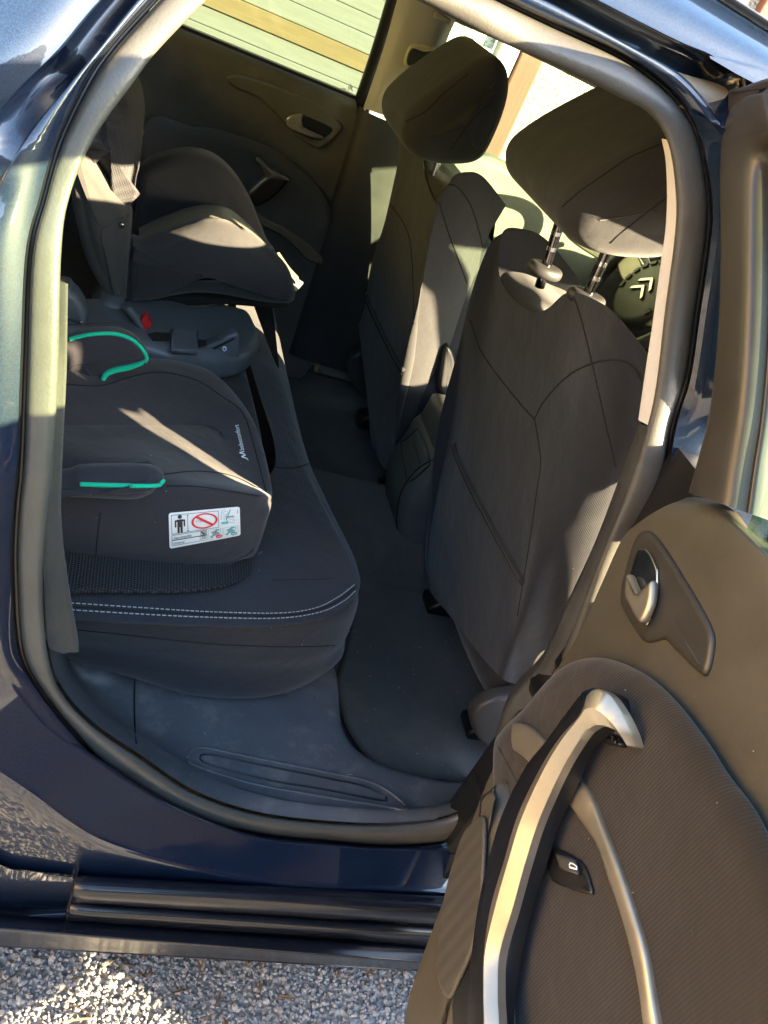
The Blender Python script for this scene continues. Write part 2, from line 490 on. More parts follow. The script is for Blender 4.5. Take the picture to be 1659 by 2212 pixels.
# dry bark flakes
def flake(L, w):
    pts = [V((-L/2, 0, 0)), V((-L*.2, w*.5, .002)), V((L*.25, w*.45, .003)), V((L/2, w*.1, .001)), V((L*.2, -w*.5, .002)), V((-L*.3, -w*.4, .001))]
    return slab_data(pts, (0, 0, .0016), .0006, 16, 2)
FM = []
for L, w in ((.030, .005), (.022, .0035), (.036, .003), (.017, .006), (.045, .0022)):
    v_, f_ = flake(L, w); m_ = bpy.data.meshes.new('bark_flake'); m_.from_pydata([tuple(q) for q in v_], [], f_); m_.materials.append(M['bark']); FM.append(m_)
for (u, v) in [(250, 2075), (310, 2065), (275, 2085), (320, 2105), (305, 2108), (435, 2090), (390, 2140), (385, 2143), (160, 2115), (170, 2180), (445, 2200), (485, 2212), (470, 2160), (617, 2155), (530, 2080), (560, 2075), (800, 2103), (755, 2110), (560, 2130), (730, 2105), (165, 2205), (20, 2115), (925, 2140), (935, 2165)]:
    p = PZ(u, v, .008)
    o = bpy.data.objects.new('bark_flake', random.choice(FM)); scn.collection.objects.link(o)
    o.location = p; o.rotation_euler = (random.uniform(-.3, .3), random.uniform(-.25, .25), random.uniform(0, 6.3)); o.scale = [random.uniform(.6, 1.15)]*3
    o['label'] = 'dry brown flake of bark lying on the grey gravel'; o['category'] = 'bark flake'; o['group'] = 'dry bark flakes on the gravel'
# ------------------------------------------------------------------ house across the yard (seen through the car windows)
HY = 3.5
house = empty('house', (1, HY, 0), label='white rendered house with red brown boarded corner posts behind the car', category='house')
def hx(u, v): return PY(u, v, HY).x
xc = hx(1120, 150)                  # left brown post
mk('plaster_wall', *boxd((xc+.10, HY+.03, 0), (9, HY+.25, 3.2)), M['stucco'], house, smooth=False)
mk('upper_wall', *boxd((-9, HY+.03, 1.12), (xc-.14, HY+.25, 3.2)), M['stucco'], house, smooth=False)
def post(x, w, m, y=HY): return box('corner_post', (x-w/2, y-.02, 0), (x+w/2, y+.05, 3.2), m, house, bevel=.006)
post(xc+.03, .11, M['redwood']); post(xc-.08, .09, M['whitetrim'])
for x in (1.72, 2.0): post(x, .10, M['redwood'], HY-.0)
for x in (1.84, 2.12): post(x, .06, M['whitetrim'], HY-.0)
box('plinth', (-9, HY-.03, 0), (9, HY+.24, .28), M['stucco'], house, bevel=.01)
roofv, rooff = boxd((-9.5, HY-.5, 3.2), (9.5, HY+4, 3.32)); mk('roof', roofv, rooff, M['rooftile'], house, smooth=False)
z = .28; k = 0
while z < 1.10:                     # horizontal cladding of the left part
    h = .07
    yel = (k == 8)
    box('board', (-6, HY-.012-(.014 if yel else 0)-random.uniform(0, .004), z+.001), (xc-.16, HY+.02, z+h-.001), M['yellowwood'] if yel else M['whitewood'], house, bevel=.003, **({'label': 'yellow timber board'} if yel else {}))
    z += h+(0 if not yel else 0); k += 1
# unseen row of bushes, added to darken the sky reflected in the paint
hv = []
for i in range(121):
    t = math.radians(-205+i*2.2); row = []
    for j in range(8):
        h = (0, .6, 1.3, 2.0, 2.6, 3.0, 3.2, 3.25)[j]
        r = 14-(0, .3, .5, .4, .1, -.3, -.9, -1.8)[j]+random.uniform(-.25, .25)
        row.append(V((1+r*math.cos(t), -1+r*math.sin(t), max(0, h+random.uniform(-.2, .2)) if j else 0)))
    hv.append(row)
for i, row in enumerate(hv):
    da = abs(-205+i*2.2+36); k_ = 1+1.1*min(1, max(0, (da-14)/14))  # kept low around the sun's bearing, taller elsewhere
    for p in row: p.z *= k_
v_, f_ = grid(hv)
def hedgemat():
    m = mat('hedge_leaves', (.08, .08, .04), .9)
    setc(m, ramp(m, noise(m, 5, 6, .75), [(.35, (.03, .035, .015)), (.5, (.10, .095, .045)), (.7, (.20, .15, .07))])); return m
mk('added_hedge', v_, f_, hedgemat(), None, kind='stuff', label='unseen row of bushes added to darken reflections in the car paint')
# unseen ochre boarded shed, added to bounce warm sunlight onto the open door
shed = empty('shed', (-7.5, -2, 0), label='unseen ochre boarded shed added behind the photographer for warm bounce light', category='shed')
mk('wall', *boxd((-8.2, -9, 0), (-7.6, 5, 4.2)), M['tanwall'], shed, smooth=False)
mk('roof', *boxd((-10, -9.4, 4.2), (-7.3, 5.4, 4.35)), M['rooftile'], shed, smooth=False)
# ================================================================== THE CAR
car = empty('car', (.25, .88, 0), label='dark blue hatchback with its rear door swung open', category='car')
ST = [  # seal ring: inner edge, outer edge (picture grid), going round from the roof
 ((760, -62), (900, -85)), ((620, -105), (700, -175)), ((530, -75), (470, -130)), ((447, 0), (345, 0)), ((340, 110), (250, 105)),
 ((285, 182), (195, 185)), ((205, 295), (135, 310)), ((150, 425), (100, 430)), ((132, 553), (70, 553)), ((126, 800), (60, 780)),
 ((114, 1000), (52, 1000)), ((103, 1106), (42, 1106)), ((92, 1256), (38, 1230)), ((102, 1406), (50, 1400)), ((132, 1496), (90, 1486)),
 ((200, 1571), (165, 1580)), ((300, 1640), (250, 1665)), ((420, 1718), (400, 1755)), ((560, 1764), (560, 1795)), ((720, 1783), (720, 1812)),
 ((860, 1785), (860, 1820)), ((980, 1765), (1000, 1800)), ((1060, 1700), (1110, 1730)), ((1120, 1600), (1190, 1620)), ((1215, 1426), (1290, 1430)),
 ((1300, 1200), (1345, 1190)), ((1359, 1053), (1414, 1078)), ((1399, 925), (1449, 913)), ((1419, 833), (1479, 813)), ((1437, 678), (1499, 678)),
 ((1460, 500), (1522, 520)), ((1460, 400), (1525, 430)), ((1443, 305), (1505, 310)), ((1400, 243), (1475, 245)), ((1329, 205), (1420, 185)),
 ((1204, 145), (1330, 125)), ((1070, 85), (1180, 55)), ((900, 0), (1065, 0))]
NS = len(ST)
A = [PB(*a) for a, b in ST]; B = [PB(*b) for a, b in ST]
# seal: flattened tube swept round the door opening
NN = 260
Ac, Bc = curve(A, NS*7, True), None
def along(P, n):                       # parametric (station) sampling so rings stay matched
    return [cr1(P, NS*k/n, True) for k in range(n)]
Aa, Ba = along(A, NN), along(B, NN)
rings = []
for a, b in zip(Aa, Ba):
    c = (a+b)/2; e = (b-a)/2
    out = V((0, -1, .15)).normalized(); out = (out-e.normalized()*out.dot(e.normalized())).normalized()
    w = e.length
    rings.append([c+e*math.copysign(abs(math.cos(t))**.8, math.cos(t))+out*(w*.45*math.sin(t)) for t in [2*math.pi*j/16 for j in range(16)]])
rings.append(rings[0])
v_, f_ = grid(rings, True)
seal = mk('door_seal', v_, f_, M['seal'], car)
def outw(n, d):                        # point d grid units outside the outer seal edge at station k
    k = n; b = V((*ST[k][1], 0)); p = V((*ST[(k-1) % NS][1], 0)); q = V((*ST[(k+1) % NS][1], 0))
    t = (q-p).normalized(); nn = V((t.y, -t.x, 0))
    ain = V((*ST[k][0], 0))
    if nn.dot(ain-b) > 0: nn = -nn
    return (b.x+nn.x*d, b.y+nn.y*d)
C2 = {3: (300, 0), 4: (215, 107), 5: (150, 185), 6: (60, 300), 7: (-10, 430), 8: (-60, 553), 9: (-60, 800), 10: (-60, 1000), 11: (-60, 1150), 12: (-50, 1310), 13: (-8, 1418),
      14: (42, 1488), 15: (112, 1571), 16: (222, 1645), 17: (372, 1738), 18: (545, 1804), 19: (712, 1824), 20: (862, 1832), 21: (1010, 1825), 22: (1140, 1760)}
C3 = {3: (215, 0), 4: (125, 107), 5: (45, 185), 6: (-50, 300), 7: (-120, 430), 8: (-170, 553), 9: (-180, 800), 10: (-180, 1000), 11: (-180, 1150), 12: (-180, 1400), 13: (-150, 1540),
      14: (-90, 1600), 15: (-25, 1650), 16: (62, 1708), 17: (215, 1812), 18: (420, 1873), 19: (620, 1907), 20: (830, 1917), 21: (1010, 1922), 22: (1170, 1900)}
def pick(d, k, dist): return d[k] if k in d else outw(k, dist)
R1 = [outw(k, 9) for k in range(NS)]
R2 = [pick(C2, k, 45) for k in range(NS)]
R3 = [pick(C3, k, 100) for k in range(NS)]
for k, q in {35: (1455, 83), 34: (1540, 120), 33: (1610, 170)}.items(): R3[k] = q
for k, q in {35: (1360, 102), 34: (1458, 158), 33: (1515, 215), 32: (1560, 290)}.items(): R2[k] = q
def ringpts(R, off): return [PB(*R[k], off if not callable(off) else off(k)) for k in range(NS)]
def top(k): return k <= 5 or k >= 31
low = lambda k: 14 <= k <= 23
b0 = [p+V((0, .004, 0)) for p in B]
g1 = ringpts(R1, .006); g1b = ringpts([outw(k, 12) for k in range(NS)], -.004)
j0 = ringpts([outw(k, 16 if not low(k) else 11) for k in range(NS)], lambda k: -.012)
rt = lambda k: 24 <= k <= 32
j2 = ringpts(R2, lambda k: -.03 if k in (28, 29, 30, 31, 32) else -.012 if rt(k) else -.026 if not low(k) else -.018)
j2b = ringpts([(r[0]*.93+s[0]*.07, r[1]*.93+s[1]*.07) for r, s in zip(R2, R3)], lambda k: -.04 if k in (28, 29, 30, 31, 32) else -.004 if rt(k) else .012 if top(k) else -.022)
j3 = ringpts([(r[0]*.1+s[0]*.9, r[1]*.1+s[1]*.9) for r, s in zip(R2, R3)], lambda k: -.055 if k in (28, 29, 30, 31, 32) else 0. if rt(k) else .012 if top(k) else -.045)
j3b = ringpts(R3, lambda k: -.06 if k in (28, 29, 30, 31, 32) else 0. if rt(k) else -.036 if top(k) else -.05)
def ringsurf(name, RR, m, sel=None, n=NN, **kw):
    ks = range(n+1); rows = [[cr1(r, (NS*k/n) % NS, True) for k in ks] for r in RR]
    if sel: rows = [[r[k] for k in ks if sel(NS*k/n)] for r in rows]
    v, f = grid(rows); return mk(name, v, f, m, car, **kw)
ringsurf('door_gasket', [b0, g1, g1b, j0], M['gasket'])
jamb = ringsurf('door_jamb', [j0, [a.lerp(b, .35)+V((0, -.004, 0)) for a, b in zip(j0, j2)], j2, [a.lerp(b, .5)+V((0, -.001, 0)) for a, b in zip(j2, j2b)], j2b, j3, j3b], M['paint'])
# outer skin: quarter panel and sill side
C4 = {13: (-170, 1700), 14: (-130, 1760), 15: (-70, 1820), 16: (0, 1868), 17: (120, 1886), 18: (345, 1906), 19: (570, 1920), 20: (830, 1933), 21: (1010, 1942), 22: (1200, 1950)}
q3 = [j3b[k] for k in range(13, 23)]; q4 = [PB(*C4[k], -.052) for k in range(13, 23)]
mid = [a.lerp(b, .5)+V((0, -.003, 0)) for a, b in zip(q3, q4)]
patch('quarter_panel', [q3, [a.lerp(b, .12)+V((0, -.003, 0)) for a, b in zip(q3, q4)], mid, q4], M['paint'], car, 80, 14)
lipA = [PB(*p, -.062) for p in ((-130, 1760), (0, 1868), (80, 1884), (158, 1897))]
lipB = [PB(*p, -.05) for p in ((-140, 1850), (-5, 1930), (80, 1938), (150, 1942))]
lipC = [PB(*p, -.03) for p in ((-150, 1930), (5, 1975), (75, 1972), (143, 1970))]
lipD = [PB(*p, -.045) for p in ((-160, 1990), (8, 2000), (75, 1990), (139, 1986))]
patch('wheel_arch_lip', [lipA, lipB, lipC, lipD], M['paint'], car, 30, 16)
# C pillar skin, behind the photo's left edge
cp = [[PB(*R3[k], -.036) for k in (2, 3, 4, 5, 6, 7, 8, 9, 10, 11, 12, 13)]]
cp.append([p+V((-.04, .0, .01)) for p in cp[0]]); cp.append([p+V((-.22, .03, .03)) for p in cp[0]]); cp.append([p+V((-.6, .12, .02)) for p in cp[0]])
patch('rear_quarter', cp, M['paint'], car, 40, 12)
# roof skin
sil = {37: (1548, 0), 36: (1655, 68), 35: (1760, 135), 34: (1850, 200), 33: (1930, 270), 0: (1400, -95), 1: (1150, -255)}
r3 = [j3b[k] for k in (1, 0, 37, 36, 35, 34, 33)]
r4 = [PB(*sil[k], -.0) for k in (1, 0, 37, 36, 35, 34, 33)]
r3 = [r3[0]+V((-.6, .03, -.04)), r3[0]+V((-.3, 0, -.01))]+r3+[r3[-1]+V((.45, .0, -.005)), r3[-1]+V((1.12, .03, -.05))]
r4 = [r4[0]+V((-.6, .03, -.04)), r4[0]+V((-.3, 0, -.01))]+r4+[r4[-1]+V((.45, .0, -.005)), r4[-1]+V((1.12, .03, -.05))]
r2m = [a.lerp(b, .5)+V((0, -.012, .004)) for a, b in zip(r3, r4)]
r5 = [p+V((0, .04, .012)) for p in r4]
r6 = [V((p.x, .88, p.z+.035)) for p in r4]
r7 = [V((p.x, 1.76-p.y-.04, p.z+.012)) for p in r4]; r8 = [V((p.x, 1.76-p.y, p.z-.03)) for p in r3]
patch('roof', [r3, r2m, r4, r5, r6, r7, r8], M['paint'], car, 40, 40)
# headliner: from the near seal over to the far windows
hl = [A[k]+V((0, .012, .012)) for k in (2, 1, 0, 37, 36, 35, 34, 33)]
hl = [hl[0]+V((-.5, .02, -.05))]+hl+[hl[-1]+V((.35, .0, .02)), hl[-1]+V((1.1, .02, .0))]
h1 = [p+V((0, .08, .035)) for p in hl]; h2 = [V((p.x, .88, p.z+.06)) for p in hl]
h3 = [V((p.x, 1.76-p.y-.12, p.z+.03)) for p in hl]; h4 = [V((p.x, 1.76-p.y+.02, p.z-.07)) for p in hl]; h5 = [V((p.x, 1.76-p.y+.05, p.z-.10)) for p in hl]
patch('headliner', [hl, h1, h2, h3, h4, h5], M['headliner'], car, 40, 30)
# rocker trim: ribbed black sill strip along the car
pl = [((157, 1897), (830, 1935), -.062), ((160, 1903), (830, 1941), -.069), ((160, 1918), (830, 1957), -.079), ((158, 1934), (830, 1976), -.077), ((155, 1943), (830, 1986), -.057), ((153, 1950), (830, 1993), -.053),
      ((151, 1958), (830, 2003), -.065), ((150, 1969), (830, 2015), -.067), ((147, 1978), (830, 2024), -.057), ((144, 1987), (830, 2034), -.047), ((142, 1993), (830, 2041), -.045)]
def ext(a, b, t): return (a[0]+(b[0]-a[0])*t, a[1]+(b[1]-a[1])*t)
rows = []
for a, b, of in pl: rows.append([PB(*ext(a, b, t), of+.0) for t in (0, .25, .5, .75, 1., 1.35, 1.8)])
patch('sill_trim_strip', rows, M['rocker'], car, 24, 60, solid=.004)
cap = [[r[0] for r in rows], [r[0]+V((.004, .03, 0)) for r in rows]]
v_, f_ = grid(cap); mk('sill_trim_end', v_, f_, M['rocker'], car)
pl2 = [((-120, 1965), (830, 2037), -.05), ((-120, 1975), (830, 2045), -.062), ((-120, 1992), (830, 2066), -.075), ((-120, 1999), (830, 2073), -.078), ((-120, 2004), (830, 2077), -.074), ((-120, 2018), (830, 2084), -.060), ((-120, 2036), (830, 2091), -.045), ((-120, 2034), (830, 2093), -.02), ((-120, 2010), (830, 2080), .2)]
rows2 = [[PB(*ext(a, b, t), of) for t in (-.2, 0, .3, .6, 1., 1.5, 2.2)] for a, b, of in pl2]
patch('sill_panel', rows2, M['rocker'], car, 24, 40)
# B pillar outer paint (between seal and the open door)
bp = [[PB(*outw(k, 14), -.014) for k in (33, 32, 31, 30, 29, 28, 27, 26, 25, 24)]]
up_ = [1, 1, 1, 1, 1, .9, .3, 0, 0, 0]
for dx, dy0, dy1 in ((.022, -.002, -.032), (.05, .004, -.06), (.12, .01, -.07), (.19, .02, -.06), (.20, .08, .05)):
    bp.append([p+V((dx, dy0+(dy1-dy0)*w, 0)) for p, w in zip(bp[0], up_)])
patch('centre_pillar', bp, M['paint'], car, 40, 20)
# inner trims -------------------------------------------------------
Tl = [((1442, 302), (1432, 302)), ((1455, 350), (1440, 350)), ((1462, 420), (1442, 430)), ((1464, 500), (1438, 500)), ((1460, 560), (1429, 560)), ((1441, 680), (1410, 700)), ((1424, 800), (1395, 800)), ((1402, 920), (1380, 905))]
tA = [PB(*a, .012) for a, b in Tl]; tB = [PB(*b, .030) for a, b in Tl]
tC = [p+V((.035, .03, 0)) for p in tB]; tD = [p+V((.12, .03, 0)) for p in tB]
patch('pillar_trim_upper', [tA, [a.lerp(b, .5)+V((-.003, 0, 0)) for a, b in zip(tA, tB)], tB, tC, tD], M['trim_light'], car, 40, 16)
Tm = [((1402, 922), (1384, 915)), ((1380, 1000), (1352, 1000)), ((1350, 1070), (1330, 1060)), ((1310, 1180), (1280, 1190)), ((1250, 1330), (1215, 1330)), ((1200, 1440), (1165, 1435)), ((1150, 1540), (1100, 1510)), ((1100, 1640), (1070, 1590))]
tA = [PB(*a, .010) for a, b in Tm]; tB = [PB(*b, .040) for a, b in Tm]
tC = [p+V((.04, .035, 0)) for p in tB]; tD = [p+V((.19, .035, 0)) for p in tB]
patch('pillar_trim_lower', [tA, [a.lerp(b, .5)+V((-.004, 0, 0)) for a, b in zip(tA, tB)], tB, tC, tD], M['plastic'], car, 40, 16)
# C pillar felt trim
F0 = [((128, 600), (128, 602)), ((126, 700), (127, 702)), ((124, 800), (126, 800)), ((112, 1000), (118, 1000)), ((101, 1106), (119, 1106)), ((92, 1230), (135, 1230)), ((98, 1340), (152, 1330)), ((104, 1396), (160, 1372)), ((135, 1412), (160, 1396))]
fA = [PB(*a, .006) for a, b in F0]; fB = [PB(*b, .008 if k < 2 else .02) for k, (a, b) in enumerate(F0)]
fC = [p+V((-.10, .05, 0)) for p in fB]
patch('rear_pillar_trim', [fA, [a.lerp(b, .5)+V((0, -.004, 0)) for a, b in zip(fA, fB)], fB, fC], M['felt'], car, 50, 14)
# sill trim (scuff area)
s0 = [A[k]+V((0, .004, .004)) for k in (12, 13, 14, 15, 16, 17, 18, 19, 20, 21, 22, 23)]
sm = [PZ(*q) for q in ((118, 1300, .52), (140, 1400, .47), (172, 1470, .435), (250, 1545, .42), (345, 1600, .415), (460, 1655, .415), (590, 1700, .415), (730, 1725, .415), (860, 1735, .415), (980, 1722, .415), (1050, 1690, .42), (1110, 1600, .44))]
si = [PZ(*q) for q in ((150, 1300, .55), (168, 1382, .50), (215, 1430, .45), (300, 1445, .425), (420, 1480, .42), (560, 1480, .415), (720, 1470, .41), (740, 1575, .40), (790, 1635, .40), (880, 1672, .40), (1000, 1690, .40), (1080, 1640, .41))]
si[6] = PZ(712, 1440, .405)
sd = [p+V((-.01, .03, -.11)) for p in si]
for k in (6, 7, 8, 9, 10, 11): sd[k] = si[k]+V((.0, .035, -.10))
sillp = patch('sill_trim', [s0, [a.lerp(b, .5)+V((0, .0, .006)) for a, b in zip(s0, sm)], sm, si, sd], M['sill'], car, 90, 30)
lp = [(402, 1640), (412, 1622), (440, 1616), (500, 1628), (600, 1648), (720, 1672), (800, 1690), (850, 1718), (878, 1750), (800, 1738), (700, 1722), (560, 1697), (470, 1672), (415, 1652)]
seam('scuff_plate_rim', sillp, lp, M['sill'], car, .0022, 90, .0005, closed=True)
lp2 = [(432, 1640), (450, 1630), (560, 1652), (700, 1680), (790, 1700), (835, 1730), (700, 1706), (560, 1682), (460, 1655)]
seam('scuff_plate_inset', sillp, lp2, M['black'], car, .0014, 90, .0002, closed=True)
seam('sill_trim_joint', sillp, [(291, 1455), (290, 1500), (291, 1560), (294, 1607)], M['black'], car, .0012, 20)
# floor, tunnel, firewall
fl = [(-.62, .12, .29), (1.5, .12, .29), (1.5, 1.64, .29), (-.62, 1.64, .29)]
mk('floor_pan', [V(p) for p in fl], [(0, 1, 2, 3)], M['carpet'], car, smooth=False)
mat_px = [(725, 1480), (735, 1545), (765, 1610), (810, 1655), (860, 1675), (960, 1690), (1050, 1692), (1130, 1600), (1090, 1500), (1030, 1400), (930, 1300), (880, 1190), (850, 1110), (790, 1080), (720, 1130), (740, 1230), (760, 1330), (745, 1410)]
slab('floor_carpet', [PZ(*q, .302) for q in mat_px], (0, 0, .012), .008, M['carpet'], car, 90)
tn = []
for x in (-.62, 0, .6, 1.5): tn.append([(x, .70, .29), (x, .74, .36), (x, .80, .39), (x, .96, .39), (x, 1.02, .36), (x, 1.06, .29)])
patch('floor_tunnel', tn, M['carpet'], car, 16, 16)
# ------------------------------------------------------------------ front seats
def SP(u, v): return hit(u, v, (1, 0, .2), .11+.2*.69)
SR = [
 [('Y', 1258, 612, .70), ('Y', 1182, 519, .728), ('Y', 1126, 494, .745), ('Y', 1085, 503, .755), ('S', 1078, 588), ('S', 1105, 642), ('S', 1150, 674), ('S', 1182, 667), ('S', 1229, 631), ('Y', 1296, 653, .37), ('Y', 1345, 695, .31), ('Y', 1420, 790, .275)],
 [(.16, .73, .95), (.10, .757, .97), ('Y', 1063, 530, .763), ('Y', 1040, 592, .763), ('S', 1066, 625), ('S', 1100, 690), ('S', 1140, 730), ('S', 1182, 725), ('S', 1232, 705), ('Y', 1290, 722, .345), ('Y', 1340, 765, .29), ('Y', 1420, 850, .27)],
 [(.19, .73, .86), (.12, .765, .87), (.06, .772, .88), ('Y', 1010, 680, .765), ('S', 1045, 740), ('S', 1080, 790), ('S', 1118, 830), ('S', 1160, 830), ('S', 1215, 800), ('Y', 1275, 800, .325), ('Y', 1330, 850, .28), ('Y', 1410, 930, .265)],
 [(.21, .73, .74), (.14, .765, .74), (.08, .772, .745), ('Y', 986, 880, .762), ('S', 1020, 930), ('S', 1065, 980), ('S', 1110, 1000), ('S', 1158, 960), ('S', 1210, 930), ('Y', 1268, 920, .31), ('Y', 1325, 960, .275), ('Y', 1390, 1020, .265)],
 [(.22, .73, .62), (.16, .755, .62), (.11, .76, .62), ('Y', 950, 1035, .755), ('S', 990, 1085), ('S', 1040, 1140), ('S', 1090, 1180), ('S', 1140, 1150), ('S', 1180, 1110), ('Y', 1240, 1080, .288), ('Y', 1295, 1100, .27), ('Y', 1360, 1130, .265)],
 [(.25, .73, .5), (.2, .745, .5), (.16, .745, .5), ('Y', 920, 1190, .735), ('S', 960, 1235), ('S', 1010, 1300), ('S', 1060, 1350), ('S', 1105, 1340), ('S', 1137, 1310), ('Y', 1190, 1290, .28), ('Y', 1245, 1280, .268), ('Y', 1320, 1270, .265)],
 [(.27, .72, .42), (.23, .735, .42), (.19, .735, .42), ('S', 925, 1265), ('S', 968, 1325), ('S', 1010, 1380), ('S', 1050, 1430), ('S', 1085, 1466), ('Y', 1115, 1478, .285), ('Y', 1150, 1484, .275), ('Y', 1185, 1474, .268), ('Y', 1260, 1430, .265)],
]
def sp(q):
    if q[0] == 'Y': return PY(q[1], q[2], q[3])
    if q[0] == 'S': return SP(q[1], q[2])
    return V(q)
SR = [[sp(q) for q in r] for r in SR]
def mirror(p, dx=-.028, dz=0): return V((p.x+dx, 1.755-p.y, p.z+dz))
def front_seat(far):
    T = (lambda p: mirror(V(p))) if far else (lambda p: V(p))
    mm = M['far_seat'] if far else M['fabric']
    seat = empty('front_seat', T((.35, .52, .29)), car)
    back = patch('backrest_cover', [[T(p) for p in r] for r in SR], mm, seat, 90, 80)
    # front cushion of the backrest, fills the shell; its top is the saddle around the headrest posts
    ol = []
    for y, z in ((.33, .46), (.31, .75), (.32, .89), (.36, .945), (.44, .965), (.53, .97), (.62, .965), (.69, .945), (.735, .89), (.745, .75), (.72, .46)):
        ol.append(T((.13-.2*(z-.69)-.0, y, z)))
    slab('backrest_cushion', ol, T((.13, 0, .02))-T((0, 0, 0)), .05, M['fabric'], seat, 70, 6, .012, .02)
    rr_ = [T(q+V((.004, 0, -.003))) for q in (SP(1079, 592), SP(1105, 644), SP(1150, 676), SP(1182, 669), SP(1229, 633), PY(1296, 656, .37), PY(1345, 699, .31))]
    rows_ = [[p+V((.035, 0, -.05)) for p in rr_], rr_]
    for x, z in ((.085, 1.010), (.13, 1.014), (.17, 1.010), (.2, .95)):
        rows_.append([T(V((x, y, z+dz))) for y, dz in ((.735-.5*(x-.085), .0), (.66, 0), (.60, .004), (.53, .004), (.45, 0), (.37, 0), (.30, 0))])
    patch('headrest_saddle', rows_, mm, seat, 40, 40)
    # squab
    ol = [T(p) for p in ((.2, .30, .40), (.2, .74, .40), (.45, .77, .42), (.66, .74, .44), (.69, .53, .45), (.66, .32, .44), (.45, .29, .42))]
    slab('seat_cushion', ol, (0, 0, .14), .06, M['fabric'], seat, 70, 6, 0, .01)
    # recliner side shield
    ol = [T(p) for p in ((.16, .275, .40), (.15, .275, .47), (.25, .275, .50), (.45, .275, .44), (.68, .275, .42), (.68, .275, .34), (.3, .275, .33))]
    slab('seat_side_shield', ol, T((0, .03, 0))-T((0, 0, 0)), .008, M['plastic'], seat, 40)
    for y in (.36, .68):
        a = T((.26, y-.02, .31)); b = T((.78, y+.02, .335))
        box('seat_rail', (min(a.x, b.x), min(a.y, b.y), .30), (max(a.x, b.x), max(a.y, b.y), .335), M['black'], seat, .008)
        c = T((.26, y, .30)); mk('seat_foot', *slab_data([c+V(q) for q in ((-.05, -.028, .002), (-.055, -.028, .03), (-.02, -.028, .055), (.03, -.028, .06), (.16, -.028, .12), (.16, -.028, .002))], (0, .056, 0), .008, 6, 4, curved=False), M['black'], seat)
    return seat, back
seatN, backN = front_seat(False)
seatF, backF = front_seat(True)
bpy.context.view_layer.update()
for nm, px in (('seam', [(1155, 905), (1172, 872), (1205, 832), (1240, 803), (1280, 785), (1320, 777), (1350, 781), (1372, 795), (1386, 820)]), ('seam', [(1240, 640), (1256, 690), (1280, 787), (1292, 840), (1308, 915), (1330, 1008)]),
               ('seam', [(1155, 905), (1162, 945), (1168, 1000), (1160, 1060), (1140, 1200), (1118, 1330)]), ('seam', [(1015, 690), (1040, 760), (1090, 830), (1135, 885), (1155, 905)])):
    seam(nm, backN, px, M['seamdark'], backN, .0013)
for (o, px) in ((backN, [(983, 955), (990, 985), (1020, 1050), (1070, 1145), (1120, 1235), (1133, 1256)]), (backF, [(790, 625), (800, 655), (825, 710), (850, 760), (872, 800)])):
    seam('map_pocket_edge', o, px, M['fabric_plain'], o, .005, 40, .001)
    seam('map_pocket_slit', o, [(a-5, b+6) for a, b in px], M['seamdark'], o, .002, 40, .0005)
seam('seam', backF, [(930, 325), (940, 400), (965, 490), (990, 560), (1008, 610)], M['seamdark'], backF, .0015)
seam('seam', backF, [(960, 400), (985, 402), (1015, 440), (1035, 500), (1048, 560)], M['seamdark'], backF, .0015)
seam('seam', backF, [(800, 400), (850, 450), (880, 500), (890, 560), (895, 700)], M['seamdark'], backF, .0015)
def headrest(parent, T, up, sz=1., name='headrest'):
    # wedge profile in x-z (rear bulge low, nose forward), swept across y with rounded ends
    prof = [(-.062, .045), (-.045, .005), (.0, -.01), (.06, .0), (.115, .03), (.125, .09), (.115, .165), (.085, .205), (.045, .205), (.0, .155), (-.045, .09)]
    ol = [T(V((x-.0, .555-.148, z*sz+up))) for x, z in prof]
    e = T(V((0, .555+.148, 0)))-T(V((0, .555-.148, 0)))
    return slab(name, ol, e, .042 if sz < 1 else .055, M['fabric_plain'], parent, 70, 8, .010, .010)
hN = headrest(seatN, lambda p: p+V((-.004, -.012, 0)), 1.158, .82)
hF = headrest(seatF, lambda p: V((p.x-.01, 1.835-p.y, p.z)), 1.045)
bpy.context.view_layer.update()
for px in ([(1214, 446), (1250, 415), (1300, 380), (1360, 340), (1440, 305)], [(1319, 525), (1340, 505), (1390, 465), (1440, 427)]):
    seam('seam', hN, px, M['seamdark'], hN, .0011)
for px in ([(972, 325), (1000, 285), (1030, 250), (1050, 231), (1065, 232), (1072, 250), (1062, 280), (1045, 320), (1020, 345)], [(878, 262), (920, 240), (960, 200), (1010, 160)]):
    seam('seam', hF, px, M['seamdark'], hF, .0011)
for (u, v, u2, v2, y) in ((1207, 440, 1178, 580, .60), (1312, 520, 1268, 640, .46)):
    a = PY(u, v, y); a.z += .05; b = PY(u2, v2, y+.005)
    post_ = tube('headrest_post', [a, a.lerp(b, .3), a.lerp(b, .7), b, b+(b-a).normalized()*.03], .0078, M['chrome'], seatN, 12, 18)
    for t in (.62, .78):
        c = a.lerp(b, t); tube('notch', [c-(b-a).normalized()*.003, c+(b-a).normalized()*.003], .0080, M['steel'], post_, 2, 18, smooth_path=False, smooth=False)
    gc = PY(u2, v2, y+.005)
    ol = [gc+V((.03*math.cos(t), .022*math.sin(t), .0-.2*.03*math.cos(t)*0)) for t in [2*math.pi*k/14 for k in range(14)]]
    slab('headrest_guide', [p+V((0, 0, -.012)) for p in ol], (0, 0, .018), .008, M['plastic'], seatN, 30)
for y in (1.19, 1.33):
    tube('headrest_post', [V((.03, y, 1.08)), V((.035, y, 1.02)), V((.04, y, .99))], .0065, M['steel'], seatF, 8, 12)
# belt buckle / recliner lever between seats
cz = [PY(*q, .985) for q in ((955, 790), (950, 830), (952, 850), (965, 862), (978, 840), (985, 790), (975, 755), (962, 752))]
slab('recliner_lever', cz, (0, .03, 0), .008, M['plastic'], seatF, 40)
